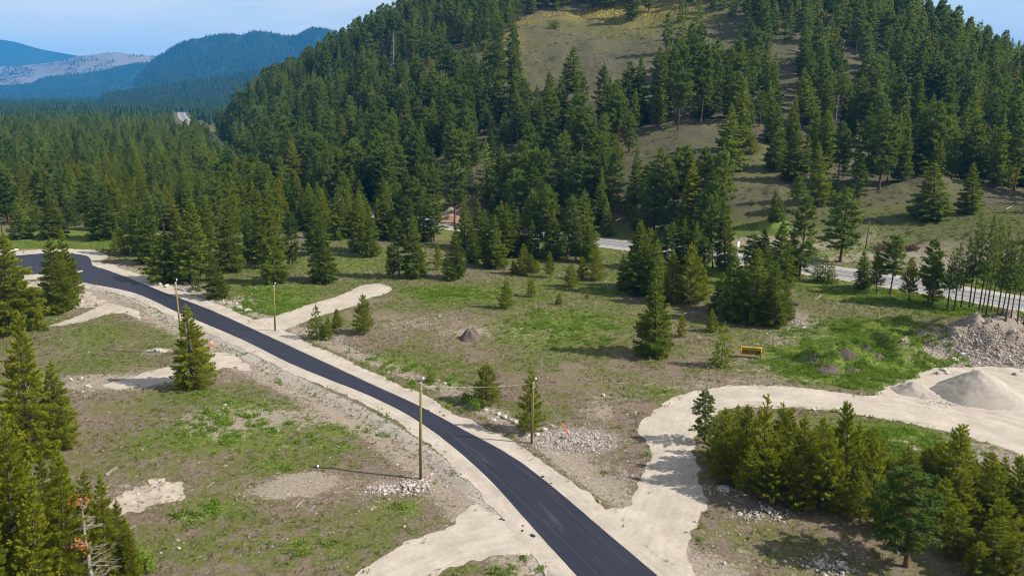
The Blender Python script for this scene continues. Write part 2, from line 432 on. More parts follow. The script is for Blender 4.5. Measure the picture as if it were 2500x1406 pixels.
def mat_ground():
    m, nt = new_mat('ground_soil_and_grass'); N = NT(nt)
    za = N.attr('zone_a'); zb = N.attr('zone_b')
    sa = N.n('ShaderNodeSeparateColor'); N.l(za.outputs['Color'], sa.inputs[0])
    sb = N.n('ShaderNodeSeparateColor'); N.l(zb.outputs['Color'], sb.inputs[0])
    green, dirt, stone = sa.outputs[0], sa.outputs[1], sa.outputs[2]
    slope, forest, yellow = sb.outputs[0], sb.outputs[1], sb.outputs[2]
    n1 = N.noise(.09, 4, .6); n2 = N.noise(.55, 5, .65); n3 = N.noise(3.2, 4, .7); n4 = N.noise(11, 2, .6)
    dry = N.ramp(N.math('ADD', N.math('MULTIPLY', n3, .55), N.math('MULTIPLY', n4, .45)), [(.30, (.062, .046, .034)), (.5, (.148, .114, .088)), (.68, (.27, .222, .178))])
    red = N.ramp(n2, [(.45, (1, 1, 1)), (.75, (1.12, .93, .84))]); dry = N.mix(1.0, dry, red, 'MULTIPLY')
    olive = N.ramp(N.math('ADD', N.math('MULTIPLY', n3, .6), N.math('MULTIPLY', n4, .4)), [(.3, (.046, .052, .014)), (.5, (.096, .104, .030)), (.7, (.172, .172, .062))])
    fresh = N.ramp(n3, [(.3, (.060, .095, .012)), (.7, (.145, .190, .030))])
    n5 = N.noise(1.4, 5, .7)
    def cen(n, k): return N.math('MULTIPLY', N.math('SUBTRACT', n, .5), k)
    g = N.math('ADD', N.math('ADD', cen(n1, 1.6), cen(n2, 1.9)), N.math('ADD', cen(n3, .9), cen(n5, 1.4)))
    g0 = N.math('ADD', N.math('ADD', g, -.12), N.math('MULTIPLY', green, .62))
    c = N.mix(N.ramp(N.math('ADD', g0, .3), [(.18, 0.0), (.52, 1.0)]), dry, olive)
    f0 = N.math('ADD', N.math('ADD', N.math('ADD', cen(n2, 1.8), cen(n5, 1.5)), cen(n3, .8)), green)
    c = N.mix(N.ramp(f0, [(.48, 0.0), (1.0, .85)]), c, fresh)
    bare = N.ramp(N.math('ADD', N.math('MULTIPLY', n3, .5), N.math('MULTIPLY', n4, .5)), [(.3, (.13, .100, .076)), (.5, (.245, .203, .16)), (.7, (.42, .37, .31))])
    mp6 = N.n('ShaderNodeMapping', i_Rotation=(0, 0, R(-38)), i_Scale=(.30, 2.6, 1)); N.l(N.pos(), mp6.inputs['Vector'])
    n6 = N.noise(1.0, 4, .65, mp6.outputs['Vector'])
    d0 = N.math('ADD', N.math('ADD', N.math('MULTIPLY', dirt, 1.2), cen(n6, 1.5)), N.math('ADD', N.math('ADD', cen(n2, 2.2), cen(n5, 2.0)), cen(n3, 1.2)))
    c = N.mix(N.ramp(d0, [(.45, 0.0), (.85, .9)]), c, bare)
    peb = N.ramp(N.math('ADD', N.math('MULTIPLY', n4, .75), N.math('MULTIPLY', n3, .25)), [(.3, (.10, .078, .06)), (.52, (.22, .18, .143)), (.66, (.40, .35, .295))])
    s0 = N.math('ADD', N.math('MULTIPLY', stone, 1.1), N.math('ADD', N.math('ADD', cen(n2, 1.8), cen(n5, 1.8)), cen(n3, 1.0)))
    c = N.mix(N.ramp(s0, [(.42, 0.0), (.85, .95)]), c, peb)
    bk = N.ramp(N.math('ADD', zb.outputs['Alpha'], N.math('ADD', cen(n5, 1.6), cen(n3, .8))), [(.42, 0.0), (.6, 1.0)])
    c = N.mix(bk, c, N.ramp(N.math('ADD', N.math('MULTIPLY', n3, .5), N.math('MULTIPLY', n4, .5)), [(.32, (.22, .195, .16)), (.65, (.38, .34, .285))]))
    hs = N.ramp(N.math('ADD', N.math('ADD', N.math('MULTIPLY', n2, .3), N.math('MULTIPLY', n3, .3)), N.math('MULTIPLY', n5, .4)), [(.32, (.032, .033, .018)), (.48, (.072, .066, .043)), (.64, (.135, .118, .088))])
    c = N.mix(slope, c, N.mix(N.ramp(N.math('ADD', n1, N.math('MULTIPLY', green, .5)), [(.5, 0.0), (.8, 1.0)]), hs, N.mix(.4, olive, hs)))
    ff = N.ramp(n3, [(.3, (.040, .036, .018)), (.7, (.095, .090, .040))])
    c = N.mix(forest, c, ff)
    yv = N.math('MULTIPLY', yellow, N.ramp(N.noise(1.1, 4, .7), [(.5, 0.0), (.62, 1.0)]))
    c = N.mix(yv, c, (.46, .33, .012))
    hb = N.math('ADD', N.math('MULTIPLY', n3, .7), N.math('MULTIPLY', n4, .5))
    N.out(c, .95, .04, hb, .8, .28)
    return m

def mat_gravel(name, a, b, tracks=True):
    m, nt = new_mat(name); N = NT(nt)
    n0 = N.noise(.35, 4, .6); n2 = N.noise(2.2, 4, .6); n3 = N.noise(14, 3, .7)
    f = N.math('ADD', N.math('ADD', N.math('MULTIPLY', n0, .45), N.math('MULTIPLY', n2, .25)), N.math('MULTIPLY', n3, .35))
    c = N.ramp(f, [(.36, a), (.68, b)])
    if tracks:
        uv = N.n('ShaderNodeUVMap').outputs['UV']
        w = N.noise(1.0, 4, .6, uv, (.05, 1.15, 1))
        c = N.mix(1.0, c, N.ramp(w, [(.34, .90), (.62, 1.04)]), 'MULTIPLY')
    h = N.math('ADD', N.math('MULTIPLY', n2, .5), N.math('MULTIPLY', n3, .5))
    N.out(c, .95, .15, h, .5, .10)
    return m

def mat_asphalt(name, a, b, rough=.55, spec=.35):
    m, nt = new_mat(name); N = NT(nt)
    uv = N.n('ShaderNodeUVMap').outputs['UV']
    s1 = N.noise(1.0, 4, .6, uv, (.03, 1.5, 1)); s2 = N.noise(1.0, 3, .6, uv, (.008, 4.5, 1)); g = N.noise(30, 2, .6); d = N.noise(.25, 4, .65)
    f = N.math('ADD', N.math('ADD', N.math('MULTIPLY', s1, .40), N.math('MULTIPLY', s2, .25)), N.math('ADD', N.math('MULTIPLY', g, .15), N.math('MULTIPLY', d, .25)))
    c = N.ramp(f, [(.38, a), (.66, b)])
    dust = N.math('MULTIPLY', N.ramp(N.noise(1.0, 5, .7, uv, (.10, .8, 1)), [(.57, 0.0), (.74, .28)]), 1.0)
    c = N.mix(dust, c, (.12, .11, .10))
    N.out(c, N.ramp(d, [(.3, rough - .08), (.7, rough + .12)]), spec, g, .25, .01)
    return m

M_GROUND = mat_ground()
M_GRAVEL = mat_gravel('pale_gravel', (.25, .213, .172), (.42, .372, .312))
M_SCRAPE = mat_gravel('scraped_subsoil', (.20, .155, .12), (.44, .38, .315))
M_BANK = mat_gravel('grey_bank_gravel', (.20, .178, .15), (.38, .345, .30), False)
M_PILE = mat_gravel('crushed_gravel', (.20, .172, .142), (.36, .32, .275), False)
M_ASPHALT = mat_asphalt('fresh_asphalt', (.0088, .0094, .0172), (.0175, .0185, .0310))
M_OLD_ASPHALT = mat_asphalt('old_grey_asphalt', (.115, .118, .128), (.19, .195, .21), .8, .2)
M_CHALK = mat_simple('chalk_line', (.05, .05, .065), .9, .1, .3, 4)
M_LANE_WHITE = mat_simple('road_paint_white', (.62, .62, .60), .7, .3, .2, 3)
M_LANE_YELLOW = mat_simple('road_paint_yellow', (.55, .33, .05), .7, .3, .2, 3)

# ------------------------------------------------------------------ ground sheet
def axis(lo, a, b, hi, fine, mid, lo_mid, hi_mid):
    def grow(start, stop, stop_mid, sgn):
        out = []; p = start; st = fine
        while (p - stop) * sgn < 0:
            lim = mid if (p - stop_mid) * sgn < 0 else 1e9
            st = min(st * 1.05, lim); p = p + sgn * st; out.append(p)
        return out
    return np.array(sorted(grow(a, lo, lo_mid, -1)) + list(np.arange(a, b, fine)) + grow(b, hi, hi_mid, 1))
GX = axis(-9800, -75, 92, 9800, .55, 3.2, -430, 430)
GY = axis(-1400, 46, 180, 11300, .55, 3.2, 40, 680)
XX, YY = np.meshgrid(GX, GY)
ZZ = ground_z(XX, YY)
GRID[:] = [GX, GY, ZZ]
def grid_faces(ny, nx):
    i = np.arange(ny * nx).reshape(ny, nx)
    return np.stack([i[:-1, :-1].ravel(), i[:-1, 1:].ravel(), i[1:, 1:].ravel(), i[1:, :-1].ravel()], 1)
me = mesh_from('ground', np.stack([XX.ravel(), YY.ravel(), ZZ.ravel()], 1), grid_faces(len(GY), len(GX)), [M_GROUND], True)
gx, gy, gzz = XX.ravel(), YY.ravel(), ZZ.ravel()
def blobs(L, acc):
    for px, py, a, b, w in L:
        x0, y0, _ = on_ground(px, py)
        i0, i1 = np.searchsorted(GY, [y0 - 3 * b, y0 + 3 * b]); j0, j1 = np.searchsorted(GX, [x0 - 3 * a, x0 + 3 * a])
        A_ = acc.reshape(len(GY), len(GX)); A_[i0:i1, j0:j1] += w * np.exp(-((XX[i0:i1, j0:j1] - x0) / a) ** 2 - ((YY[i0:i1, j0:j1] - y0) / b) ** 2)
    return acc
dhw, shw, _ = poly_dist(gx, gy, HWY[::2])
drd, srd, _ = poly_dist(gx, gy, ROAD_MID[::2])
hill_m = sstep(4, 30, np.where(shw > 0, dhw, 0)) * sstep(1, 7, gzz)
green = 0.10 + 0.25 * sstep(95, 170, gy) * (1 - hill_m) + 0.35 * np.exp(-((dhw - 12) / 9) ** 2)
green = blobs([(650, 745, 9, 9, .9), (610, 700, 10, 10, .35), (1130, 720, 12, 7, .55), (1080, 712, 7, 5, .5), (1320, 810, 12, 14, .5), (1450, 800, 14, 14, .35), (940, 880, 6, 5, .55), (1010, 900, 6, 4, .5),
               (1080, 940, 6, 4, .55), (1180, 990, 6, 3, .5), (1600, 960, 5, 4, .5), (2090, 870, 13, 8, 1.4), (2200, 880, 8, 8, 1.3), (2010, 870, 6, 6, .8), (2080, 800, 14, 9, .9), (2250, 830, 7, 8, .5), (1960, 860, 6, 6, .6), (2180, 1080, 8, 4, 1.0),
               (2250, 1110, 8, 4, .8), (2120, 1050, 7, 4, .5), (580, 1060, 8, 5, .4), (500, 1240, 4, 2.5, .7), (420, 1070, 9, 6, .4), (680, 1140, 3, 2, .6), (800, 1080, 9, 5, .3), (560, 1010, 8, 5, .4), (880, 1050, 6, 4, .4),
               (300, 880, 14, 9, .3), (250, 820, 10, 8, .4), (500, 960, 6, 4, .45), (640, 1000, 7, 5, .3), (980, 1240, 2.5, 2, .7), (700, 1330, 6, 4, .35), (850, 1330, 6, 4, .3), (480, 1330, 5, 4, .35), (1240, 1390, 4, 2, .5), (1020, 1400, 4, 2, .5),
               (1530, 1210, 4, 2, .4), (1850, 1350, 8, 4, .2), (1760, 680, 12, 10, .4), (2200, 720, 16, 7, .7), (2380, 760, 12, 6, .6), (2200, 545, 40, 8, .9), (1850, 545, 20, 8, .7), (2350, 570, 30, 8, .7), (2000, 570, 14, 5, .4),
               (1870, 420, 14, 9, .8), (1900, 370, 12, 10, .8), (2180, 530, 25, 10, .6), (1480, 700, 15, 10, .4), (850, 640, 16, 14, .4), (200, 590, 20, 20, .5), (60, 590, 20, 20, .3)], green)
green = blobs([(1600, 50, 30, 30, .9), (1450, 55, 30, 14, .6), (1160, 170, 30, 16, .8), (1600, 20, 40, 30, .8), (1000, 190, 20, 14, .9)], green)
dirt = 0.0 * gx + 0.75 * sstep(5.3, 6.2, drd) * (1 - sstep(7.8, 10.5, drd))
dirt = blobs([(1150, 812, 4, 3, .6), (1310, 815, 6, 5, .35), (1000, 800, 16, 8, .28), (1750, 940, 14, 5, .45), (1880, 890, 7, 7, .45), (640, 1020, 9, 3.2, 1.0), (540, 1040, 4, 2.5, .9), (735, 1178, 4, 1.5, 1.1), (690, 1202, 3, 1.2, 1.0), (760, 1160, 2, 1, .9),
              (900, 1200, 12, 5, .25), (350, 1200, 6, 3, .5), (330, 930, 12, 3.5, .6), (230, 940, 10, 4, .5), (1480, 990, 3, 4, .5), (1460, 1010, 2, 2, .6), (450, 905, 9, 3, .4), (170, 740, 9, 7, .7), (90, 700, 12, 8, .6),
              (2160, 930, 6, 2.5, .6), (1940, 800, 5, 10, .5), (1850, 585, 22, 3.5, 1.0), (2000, 600, 26, 4, .9), (2200, 620, 26, 4.5, 1.0), (2350, 640, 22, 4, .9), (1620, 470, 30, 14, .25), (1110, 520, 9, 8, .9), (1020, 780, 9, 5, .3),
              (560, 760, 6, 4, .4), (420, 715, 8, 6, .45), (300, 640, 9, 6, .5), (1390, 1130, 4, 3, .5), (1500, 1180, 5, 3, .3), (2300, 1090, 14, 2.6, .5), (2420, 1130, 8, 3, .6), (1800, 1390, 8, 4, .35)], dirt)
dirt = blobs([(1480, 145, 75, 60, .22), (1600, 330, 30, 30, .4), (1650, 440, 30, 18, .3), (1840, 420, 20, 16, .35), (1800, 140, 40, 60, .35), (2300, 480, 40, 20, .35), (1720, 310, 24, 16, .35)], dirt)
stone = 0.0 * gx + .12 * sstep(5.5, 7, drd) * (1 - sstep(8, 12, drd))
stone = blobs([(2400, 845, 12, 6, 1.0), (2480, 860, 12, 8, 1.0), (2340, 868, 6, 4, .8), (2310, 800, 8, 4, .35), (2440, 795, 16, 5, .5), (1960, 780, 4, 8, .7), (1900, 830, 4, 5, .6), (1400, 1070, 5, 3, 1.2), (1450, 1080, 3, 2, .8),
               (980, 1190, 4, 1.5, 1.2), (1060, 1160, 2, 2.5, .9), (1500, 1160, 4, 3, .6), (1760, 1330, 5, 5, .3), (1900, 1260, 4, 3, .3), (2020, 1380, 3, 2.5, .4), (1820, 1210, 3, 2, .4), (2450, 1120, 9, 3, .6), (380, 857, 2.5, 1.5, 1.0),
               (570, 735, 10, 4, .7), (430, 700, 12, 4, .6), (1260, 1045, 4, 3, .6), (1130, 960, 4, 3, .4), (190, 740, 4, 3, .6), (1120, 525, 8, 7, .6), (60, 612, 20, 3, .7), (2140, 750, 14, 4, .3), (830, 825, 5, 2, .6)], stone)
yellow = blobs([(1545, 30, 22, 9, .9), (1620, 25, 22, 10, .6), (1245, 100, 10, 20, .7), (1620, 60, 40, 16, .35), (1010, 190, 14, 8, .6), (1350, 40, 25, 7, .5), (1480, 25, 25, 7, .7), (1270, 60, 10, 8, .6)], 0.0 * gx)
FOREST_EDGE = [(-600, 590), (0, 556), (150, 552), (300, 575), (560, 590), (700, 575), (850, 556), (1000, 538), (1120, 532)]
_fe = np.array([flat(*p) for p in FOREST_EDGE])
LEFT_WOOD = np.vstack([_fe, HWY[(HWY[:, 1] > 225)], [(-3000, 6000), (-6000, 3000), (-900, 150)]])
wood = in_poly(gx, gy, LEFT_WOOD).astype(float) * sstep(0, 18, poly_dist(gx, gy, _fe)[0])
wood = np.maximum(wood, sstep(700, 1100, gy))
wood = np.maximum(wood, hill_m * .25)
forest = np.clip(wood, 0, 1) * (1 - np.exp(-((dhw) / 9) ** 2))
def put_attr(name, chans):
    at = me.attributes.new(name, 'FLOAT_COLOR', 'POINT')
    A = np.ones((len(gx), 4), np.float32)
    for k, c in enumerate(chans): A[:, k] = np.clip(c, 0, 1.5)
    at.data.foreach_set('color', A.ravel())
put_attr('zone_a', [green, dirt, stone]); bank = np.where(srd < 0, sstep(3.8, 4.3, drd) * (1 - sstep(5.7, 6.3, drd)), 0) * (gy < 175)
put_attr('zone_b', [hill_m, forest, yellow, bank])
tag(link('ground', me), 'grassy valley floor and hillside ground with bare soil', kind='structure')

# ------------------------------------------------------------------ sheets laid on the ground
def sheet(name, outline, off, mats, jitter=.25, step=.45, grid=1.5, centre=None, skirt=.0, seed=1, label=None, smooth_edge=1.0, parent=None):
    P = resample(np.asarray(outline, float), step, True)
    d = np.roll(P, -1, 0) - np.roll(P, 1, 0); nrm = np.stack([d[:, 1], -d[:, 0]], 1); nrm /= np.linalg.norm(nrm, axis=1)[:, None] + 1e-9
    j = jitter * (1.4 * fbm(P[:, 0] / 3.0, P[:, 1] / 3.0, seed, 3) + 1.3 * fbm(P[:, 0] / .9, P[:, 1] / .9, seed + 5, 2))
    P = P + nrm * j[:, None]
    lo, hi = P.min(0), P.max(0)
    X, Y = np.meshgrid(np.arange(lo[0], hi[0], grid), np.arange(lo[1], hi[1], grid)); X = X.ravel(); Y = Y.ravel()
    X = X + .3 * grid * (_hash(np.round(X * 10), np.round(Y * 10), 3) - .5)
    m = in_poly(X, Y, P); X, Y = X[m], Y[m]
    if len(X):
        dd = poly_dist(X, Y, P, True)[0]; X, Y = X[dd > grid * .35], Y[dd > grid * .35]
    Q = [Vector((a, b)) for a, b in P] + [Vector((a, b)) for a, b in zip(X, Y)]
    n = len(P)
    r = delaunay_2d_cdt(Q, [(i, (i + 1) % n) for i in range(n)], [], 1, 1e-5)
    V = np.array([tuple(v) for v in r[0]]); F = [tuple(f) for f in r[2]]
    Z = ground_z(V[:, 0], V[:, 1]) + off
    V3 = np.c_[V, Z].tolist()
    if skirt:
        # boundary edges drop to the ground so that the sheet has an edge of its own
        cnt = {}
        for f in F:
            for a, b in zip(f, f[1:] + f[:1]): cnt[(min(a, b), max(a, b))] = cnt.get((min(a, b), max(a, b)), 0) + 1
        low = {}
        for (a, b), c in cnt.items():
            if c == 1:
                for q in (a, b):
                    if q not in low: low[q] = len(V3); V3.append([V3[q][0], V3[q][1], V3[q][2] - skirt])
                F.append((a, b, low[b], low[a]))
    me = mesh_from(name, V3, F, mats, False)
    uvl = me.uv_layers.new(name='UVMap')
    VV = np.array(V3)
    if centre is not None:
        d0, s0, a0 = poly_dist(VV[:, 0], VV[:, 1], centre); U = np.stack([a0, d0 * s0], 1)
    else: U = VV[:, :2].copy()
    li = np.empty(len(me.loops), np.int32); me.loops.foreach_get('vertex_index', li)
    uvl.data.foreach_set('uv', U[li].astype(np.float32).ravel())
    o = link(name, me, parent)
    tag(o, label, kind='structure')
    return o

def strip(name, centre, d0, d1, off, mats, ndiv=1, z=None, label=None, parent=None, skirt=0.0):
    """a band between two offsets from a centre line (+ right)"""
    C = np.asarray(centre); T = np.gradient(C, axis=0); T /= np.linalg.norm(T, axis=1)[:, None]; Nn = np.stack([T[:, 1], -T[:, 0]], 1)
    d = np.linspace(d0, d1, ndiv + 1); P = C[:, None, :] + Nn[:, None, :] * d[None, :, None]
    Z = ground_z(P[..., 0], P[..., 1]) + off
    V = np.concatenate([P, Z[..., None]], 2).reshape(-1, 3)
    me = mesh_from(name, V, grid_faces(len(C), ndiv + 1), mats, True)
    arc = np.r_[0, np.cumsum(np.linalg.norm(np.diff(C, axis=0), axis=1))]
    U = np.stack([np.repeat(arc, ndiv + 1), np.tile(d, len(C))], 1)
    uvl = me.uv_layers.new(name='UVMap'); li = np.empty(len(me.loops), np.int32); me.loops.foreach_get('vertex_index', li)
    uvl.data.foreach_set('uv', U[li].astype(np.float32).ravel())
    return tag(link(name, me, parent), label, kind='structure')

def FL(L): return np.array([flat(*p) for p in L])
ext = resample(ROAD_MID, .5)
# asphalt with its hammerhead end
END = [(226, 648), (221, 632), (212, 622), (185, 618), (150, 616), (100, 619), (50, 623), (-20, 628), (-30, 668), (60, 668), (110, 667), (160, 676), (205, 690)]
end_w = catmull(FL(END), 4)
asph = np.vstack([ROAD_R, end_w[1:-1], ROAD_L[::-1]])
sheet('asphalt_road', asph, .085, [M_ASPHALT], .03, .6, 1.6, ROAD_MID, .09, 3, 'new black asphalt road curving across the valley floor')
# gravel shoulders: the band beyond the asphalt on both sides
def offset_line(C, d, seed, amp):
    C = np.asarray(C); T = np.gradient(C, axis=0); T /= np.linalg.norm(T, axis=1)[:, None]; Nn = np.stack([T[:, 1], -T[:, 0]], 1)
    k = d + amp * fbm(C[:, 0] / 9, C[:, 1] / 9, seed, 3)
    return C + Nn * np.asarray(k)[:, None]
rr = resample(ROAD_R, 1.0); ll = resample(ROAD_L, 1.0)
wide_r = 2.2 + 1.0 * sstep(30, 90, np.arange(len(rr)))
e2 = catmull(FL([(252, 652), (250, 634), (262, 622), (232, 610), (190, 608), (150, 606), (100, 610), (40, 614), (-40, 618), (-60, 682), (60, 684), (110, 680), (150, 690), (195, 705)]), 4)
shoulder = np.vstack([offset_line(rr, wide_r, 61, 1.2), e2[1:-1], offset_line(ll, -2.1, 63, .25)[::-1]])
sheet('gravel_shoulder', shoulder, .035, [M_GRAVEL], .35, .4, 1.2, ROAD_MID, .04, 5, 'pale gravel shoulder along both edges of the asphalt')
# gravel track and pit floor
TRACK = [(1420, 1225), (1462, 1243), (1490, 1243), (1532, 1232), (1562, 1190), (1582, 1140), (1590, 1105), (1572, 1075), (1562, 1052), (1588, 1012), (1638, 974), (1700, 955), (1800, 943), (1900, 945), (2000, 950), (2060, 958), (2140, 966),
         (2160, 940), (2215, 925), (2250, 905), (2300, 896), (2400, 893), (2560, 910), (2700, 960), (2700, 1190), (2560, 1135), (2470, 1100), (2400, 1078), (2300, 1052), (2200, 1032), (2100, 1016), (2000, 1004), (1900, 1000), (1810, 1000), (1756, 1014),
         (1712, 1050), (1692, 1095), (1698, 1150), (1722, 1222), (1706, 1270), (1688, 1310), (1674, 1350), (1690, 1406), (1730, 1480), (1640, 1480), (1560, 1370), (1480, 1290)]
TRK = catmull(FL(TRACK), 3, True)
TRK_MID = catmull(FL([(1560, 1400), (1590, 1290), (1630, 1180), (1640, 1080), (1680, 1000), (1800, 972), (2000, 978), (2250, 1000), (2500, 1060), (2700, 1120)]), 6)
sheet('gravel_track', TRK, .02, [M_GRAVEL], .5, .4, 1.0, TRK_MID, .04, 9, 'pale gravel track curling from the road to the gravel pit')
D1 = catmull(FL([(585, 792), (650, 776), (705, 762), (770, 741), (840, 716), (878, 698), (925, 693), (956, 703), (942, 717), (902, 728), (868, 746), (800, 766), (742, 786), (692, 806), (655, 818)]), 3, True)
sheet('gravel_driveway', D1, .02, [M_GRAVEL], .3, .4, 1.0, FL([(600, 812), (700, 775), (800, 742), (950, 700)]), .03, 11, 'pale gravel stub driveway running towards the tree line')
D2 = catmull(FL([(345, 770), (318, 752), (262, 740), (228, 752), (190, 768), (150, 784), (120, 796), (200, 784), (258, 768), (305, 764), (335, 780)]), 3, True)
sheet('gravel_driveway', D2, .02, [M_GRAVEL], .4, .4, 1.0, FL([(330, 760), (230, 758), (120, 796)]), .03, 12, 'small pale gravel driveway near the hammerhead end')
D3 = catmull(FL([(620, 905), (560, 858), (520, 862), (500, 880), (440, 890), (360, 903), (300, 925), (250, 945), (290, 950), (360, 942), (440, 925), (520, 905), (560, 898)]), 3, True)
sheet('gravel_driveway', D3, .02, [M_GRAVEL], .5, .4, 1.0, FL([(600, 880), (430, 908), (250, 950)]), .03, 13, 'pale gravel driveway passing behind the lone fir')
D4 = catmull(FL([(1150, 1235), (1178, 1244), (1250, 1275), (1300, 1330), (1292, 1352), (1240, 1352), (1180, 1366), (1130, 1376), (1085, 1392), (1050, 1415), (1030, 1470), (820, 1470), (862, 1406), (905, 1378), (955, 1345), (1000, 1312), (1060, 1295), (1106, 1278), (1112, 1258)]), 3, True)
sheet('gravel_driveway', D4, .02, [M_GRAVEL], .45, .35, .8, FL([(1260, 1300), (1100, 1330), (900, 1420)]), .03, 14, 'wide pale gravel driveway at the bottom edge of the view')
for pl, lb, sd_ in (([(272, 1252), (290, 1218), (335, 1192), (385, 1168), (440, 1176), (455, 1196), (425, 1222), (370, 1236), (300, 1256)], 'bare pale gravel scrape beside the bottom left trees', 15),
                    ([(85, 712), (60, 700), (60, 686), (150, 690), (215, 712), (245, 742), (200, 748), (140, 730)], 'bare gravel apron between the hammerhead and the fir pair', 16)):
    sheet('bare_gravel_patch', catmull(FL(pl), 3, True), .015, [M_SCRAPE], 1.0, .22, .8, FL([(260, 1262), (460, 1170)]) if sd_ == 15 else FL([(60, 690), (245, 745)]), .03, sd_, lb)
# chalk set-out lines on the new asphalt
road = bpy.data.objects['asphalt_road']
for L in ([(1047, 1007), (1110, 1068), (1190, 1145), (1290, 1240), (1380, 1326), (1458, 1404)], [(1212, 1093), (1290, 1162), (1380, 1242), (1470, 1322), (1560, 1404)]):
    strip('chalk_line', resample(catmull(FL(L), 5), 1.0), -.03, .03, .091, [M_CHALK], 1, parent=road)
# highway
hw = resample(HWY, 2.5)
strip('highway', hw, -4.3, 4.3, .06, [M_OLD_ASPHALT], 4, label='grey two lane highway along the foot of the hill')
strip('highway_shoulder', hw, -6.6, 6.6, .025, [M_BANK], 6, label='gravel shoulders of the highway')
hwo = bpy.data.objects['highway']
near_hw = hw[hw[:, 1] < 420]
for d0, d1, m_ in ((-3.75, -3.55, M_LANE_WHITE), (3.55, 3.75, M_LANE_WHITE), (-.22, -.08, M_LANE_YELLOW), (.08, .22, M_LANE_YELLOW)):
    strip('painted_line', near_hw, d0, d1, .066, [m_], 1, parent=hwo)

# ------------------------------------------------------------------ far mountains
def mat_mountain(name, cover, soil, amount, scale):
    m, nt = new_mat(name); N = NT(nt)
    a = N.noise(scale, 6, .65); b = N.noise(scale * 7, 4, .6)
    f = N.math('ADD', N.math('MULTIPLY', a, .7), N.math('MULTIPLY', b, .4))
    c = N.mix(N.ramp(f, [(amount - .06, 0.0), (amount + .06, 1.0)]), cover, soil)
    N.out(c, .95, .1, b, .5, 6.0); return m
def mountain(name, ridge, front, back, mat, label, amp, seed, nt=46, step=30):
    """ridge: (px, py, Y) along the crest; front / back: metres from crest to the feet"""
    Rg = resample(catmull([at_y(*p) for p in ridge], 6), step)
    dirs = Rg[:, :2] / np.linalg.norm(Rg[:, :2], axis=1)[:, None]
    t = np.r_[np.linspace(-1, 0, nt), np.linspace(0, 1, nt // 2)[1:]]
    prof = np.where(t < 0, (1 + t) ** 1.25 * (1 - .18 * np.sin(math.pi * (1 + t))), (1 - t) ** 1.1)
    dist = np.where(t < 0, t * front, t * back)
    X = Rg[:, None, 0] + dirs[:, None, 0] * dist; Y = Rg[:, None, 1] + dirs[:, None, 1] * dist
    env = np.sin(math.pi * np.clip(np.abs(t), 0, 1)) ** .8
    Z = Rg[:, None, 2] * prof + amp * env * fbm(X / (front * .35), Y / (front * .35), seed, 5) * np.clip(Rg[:, None, 2] / 200, .1, 1)
    Z = np.where(np.abs(t)[None] > .999, -15, Z)
    me = mesh_from(name, np.stack([X, Y, Z], 2).reshape(-1, 3), grid_faces(len(Rg), len(t)), [mat], True)
    tag(link(name, me), label, kind='structure')
    return X, Y, Z, t
M_MT_FAR = mat_mountain('far_forest_slope', (.022, .045, .022), (.13, .125, .10), .72, .0016)
M_MT_BURN = mat_mountain('burnt_slope', (.055, .058, .040), (.17, .155, .125), .47, .0035)
M_MT_WOOD = mat_mountain('forest_slope', (.018, .042, .018), (.10, .10, .06), .70, .004)
mountain('mountain', [(-900, 100, 8600), (-500, 92, 8600), (-200, 90, 8600), (0, 97, 8600), (100, 121, 8600), (190, 137, 8600), (300, 160, 8600), (450, 190, 8600), (700, 200, 8600)], 1900, 1200, M_MT_FAR, 'blue far mountain sloping down at the left edge of the horizon', 120, 5, step=90)
BURN = mountain('mountain', [(-700, 200, 7000), (-300, 175, 6900), (-60, 166, 6800), (60, 160, 6700), (150, 149, 6600), (190, 138, 6600), (230, 134, 6600), (270, 129, 6600), (330, 134, 6600), (385, 139, 6600), (470, 150, 6600), (650, 190, 6600)], 1700, 900, M_MT_BURN, 'pale burnt ridge in front of the far blue mountain', 70, 7, step=50)
BAND = mountain('foothill', [(-500, 214, 5700), (-100, 214, 5650), (60, 206, 5600), (110, 190, 5600), (170, 183, 5600), (240, 175, 5600), (300, 160, 5600), (370, 152, 5600), (450, 165, 5600), (600, 190, 5600)], 1200, 500, M_MT_WOOD, 'dark wooded low hill below the pale burnt ridge', 30, 9, step=40)
MAIN = mountain('mountain', [(325, 200, 4600), (345, 182, 4650), (366, 158, 4700), (384, 140, 4800), (402, 130, 4800), (440, 107, 4800), (500, 91, 4800), (560, 84, 4800), (590, 87, 4800), (620, 77, 4800), (660, 81, 4800), (715, 89, 4800), (760, 70, 4800), (800, 73, 4800), (845, 88, 4800), (950, 95, 4800), (1150, 130, 4800)], 2000, 900, M_MT_WOOD, 'blue green wooded mountain with humped crest left of the hill', 150, 11, step=34)
APRON = mountain('foothill', [(250, 236, 2650), (330, 226, 2680), (420, 212, 2700), (560, 190, 2700), (700, 165, 2700), (850, 140, 2700), (1000, 130, 2700)], 900, 500, M_MT_WOOD, 'wooded bench below the humped mountain', 16, 13, step=22)
RIGHT = mountain('mountain', [(2250, 215, 4200), (2380, 188, 4200), (2450, 172, 4200), (2520, 160, 4200), (2650, 150, 4200), (2900, 150, 4200)], 1200, 900, M_MT_FAR, 'distant blue ridge behind the right end of the hill', 60, 15, step=60)

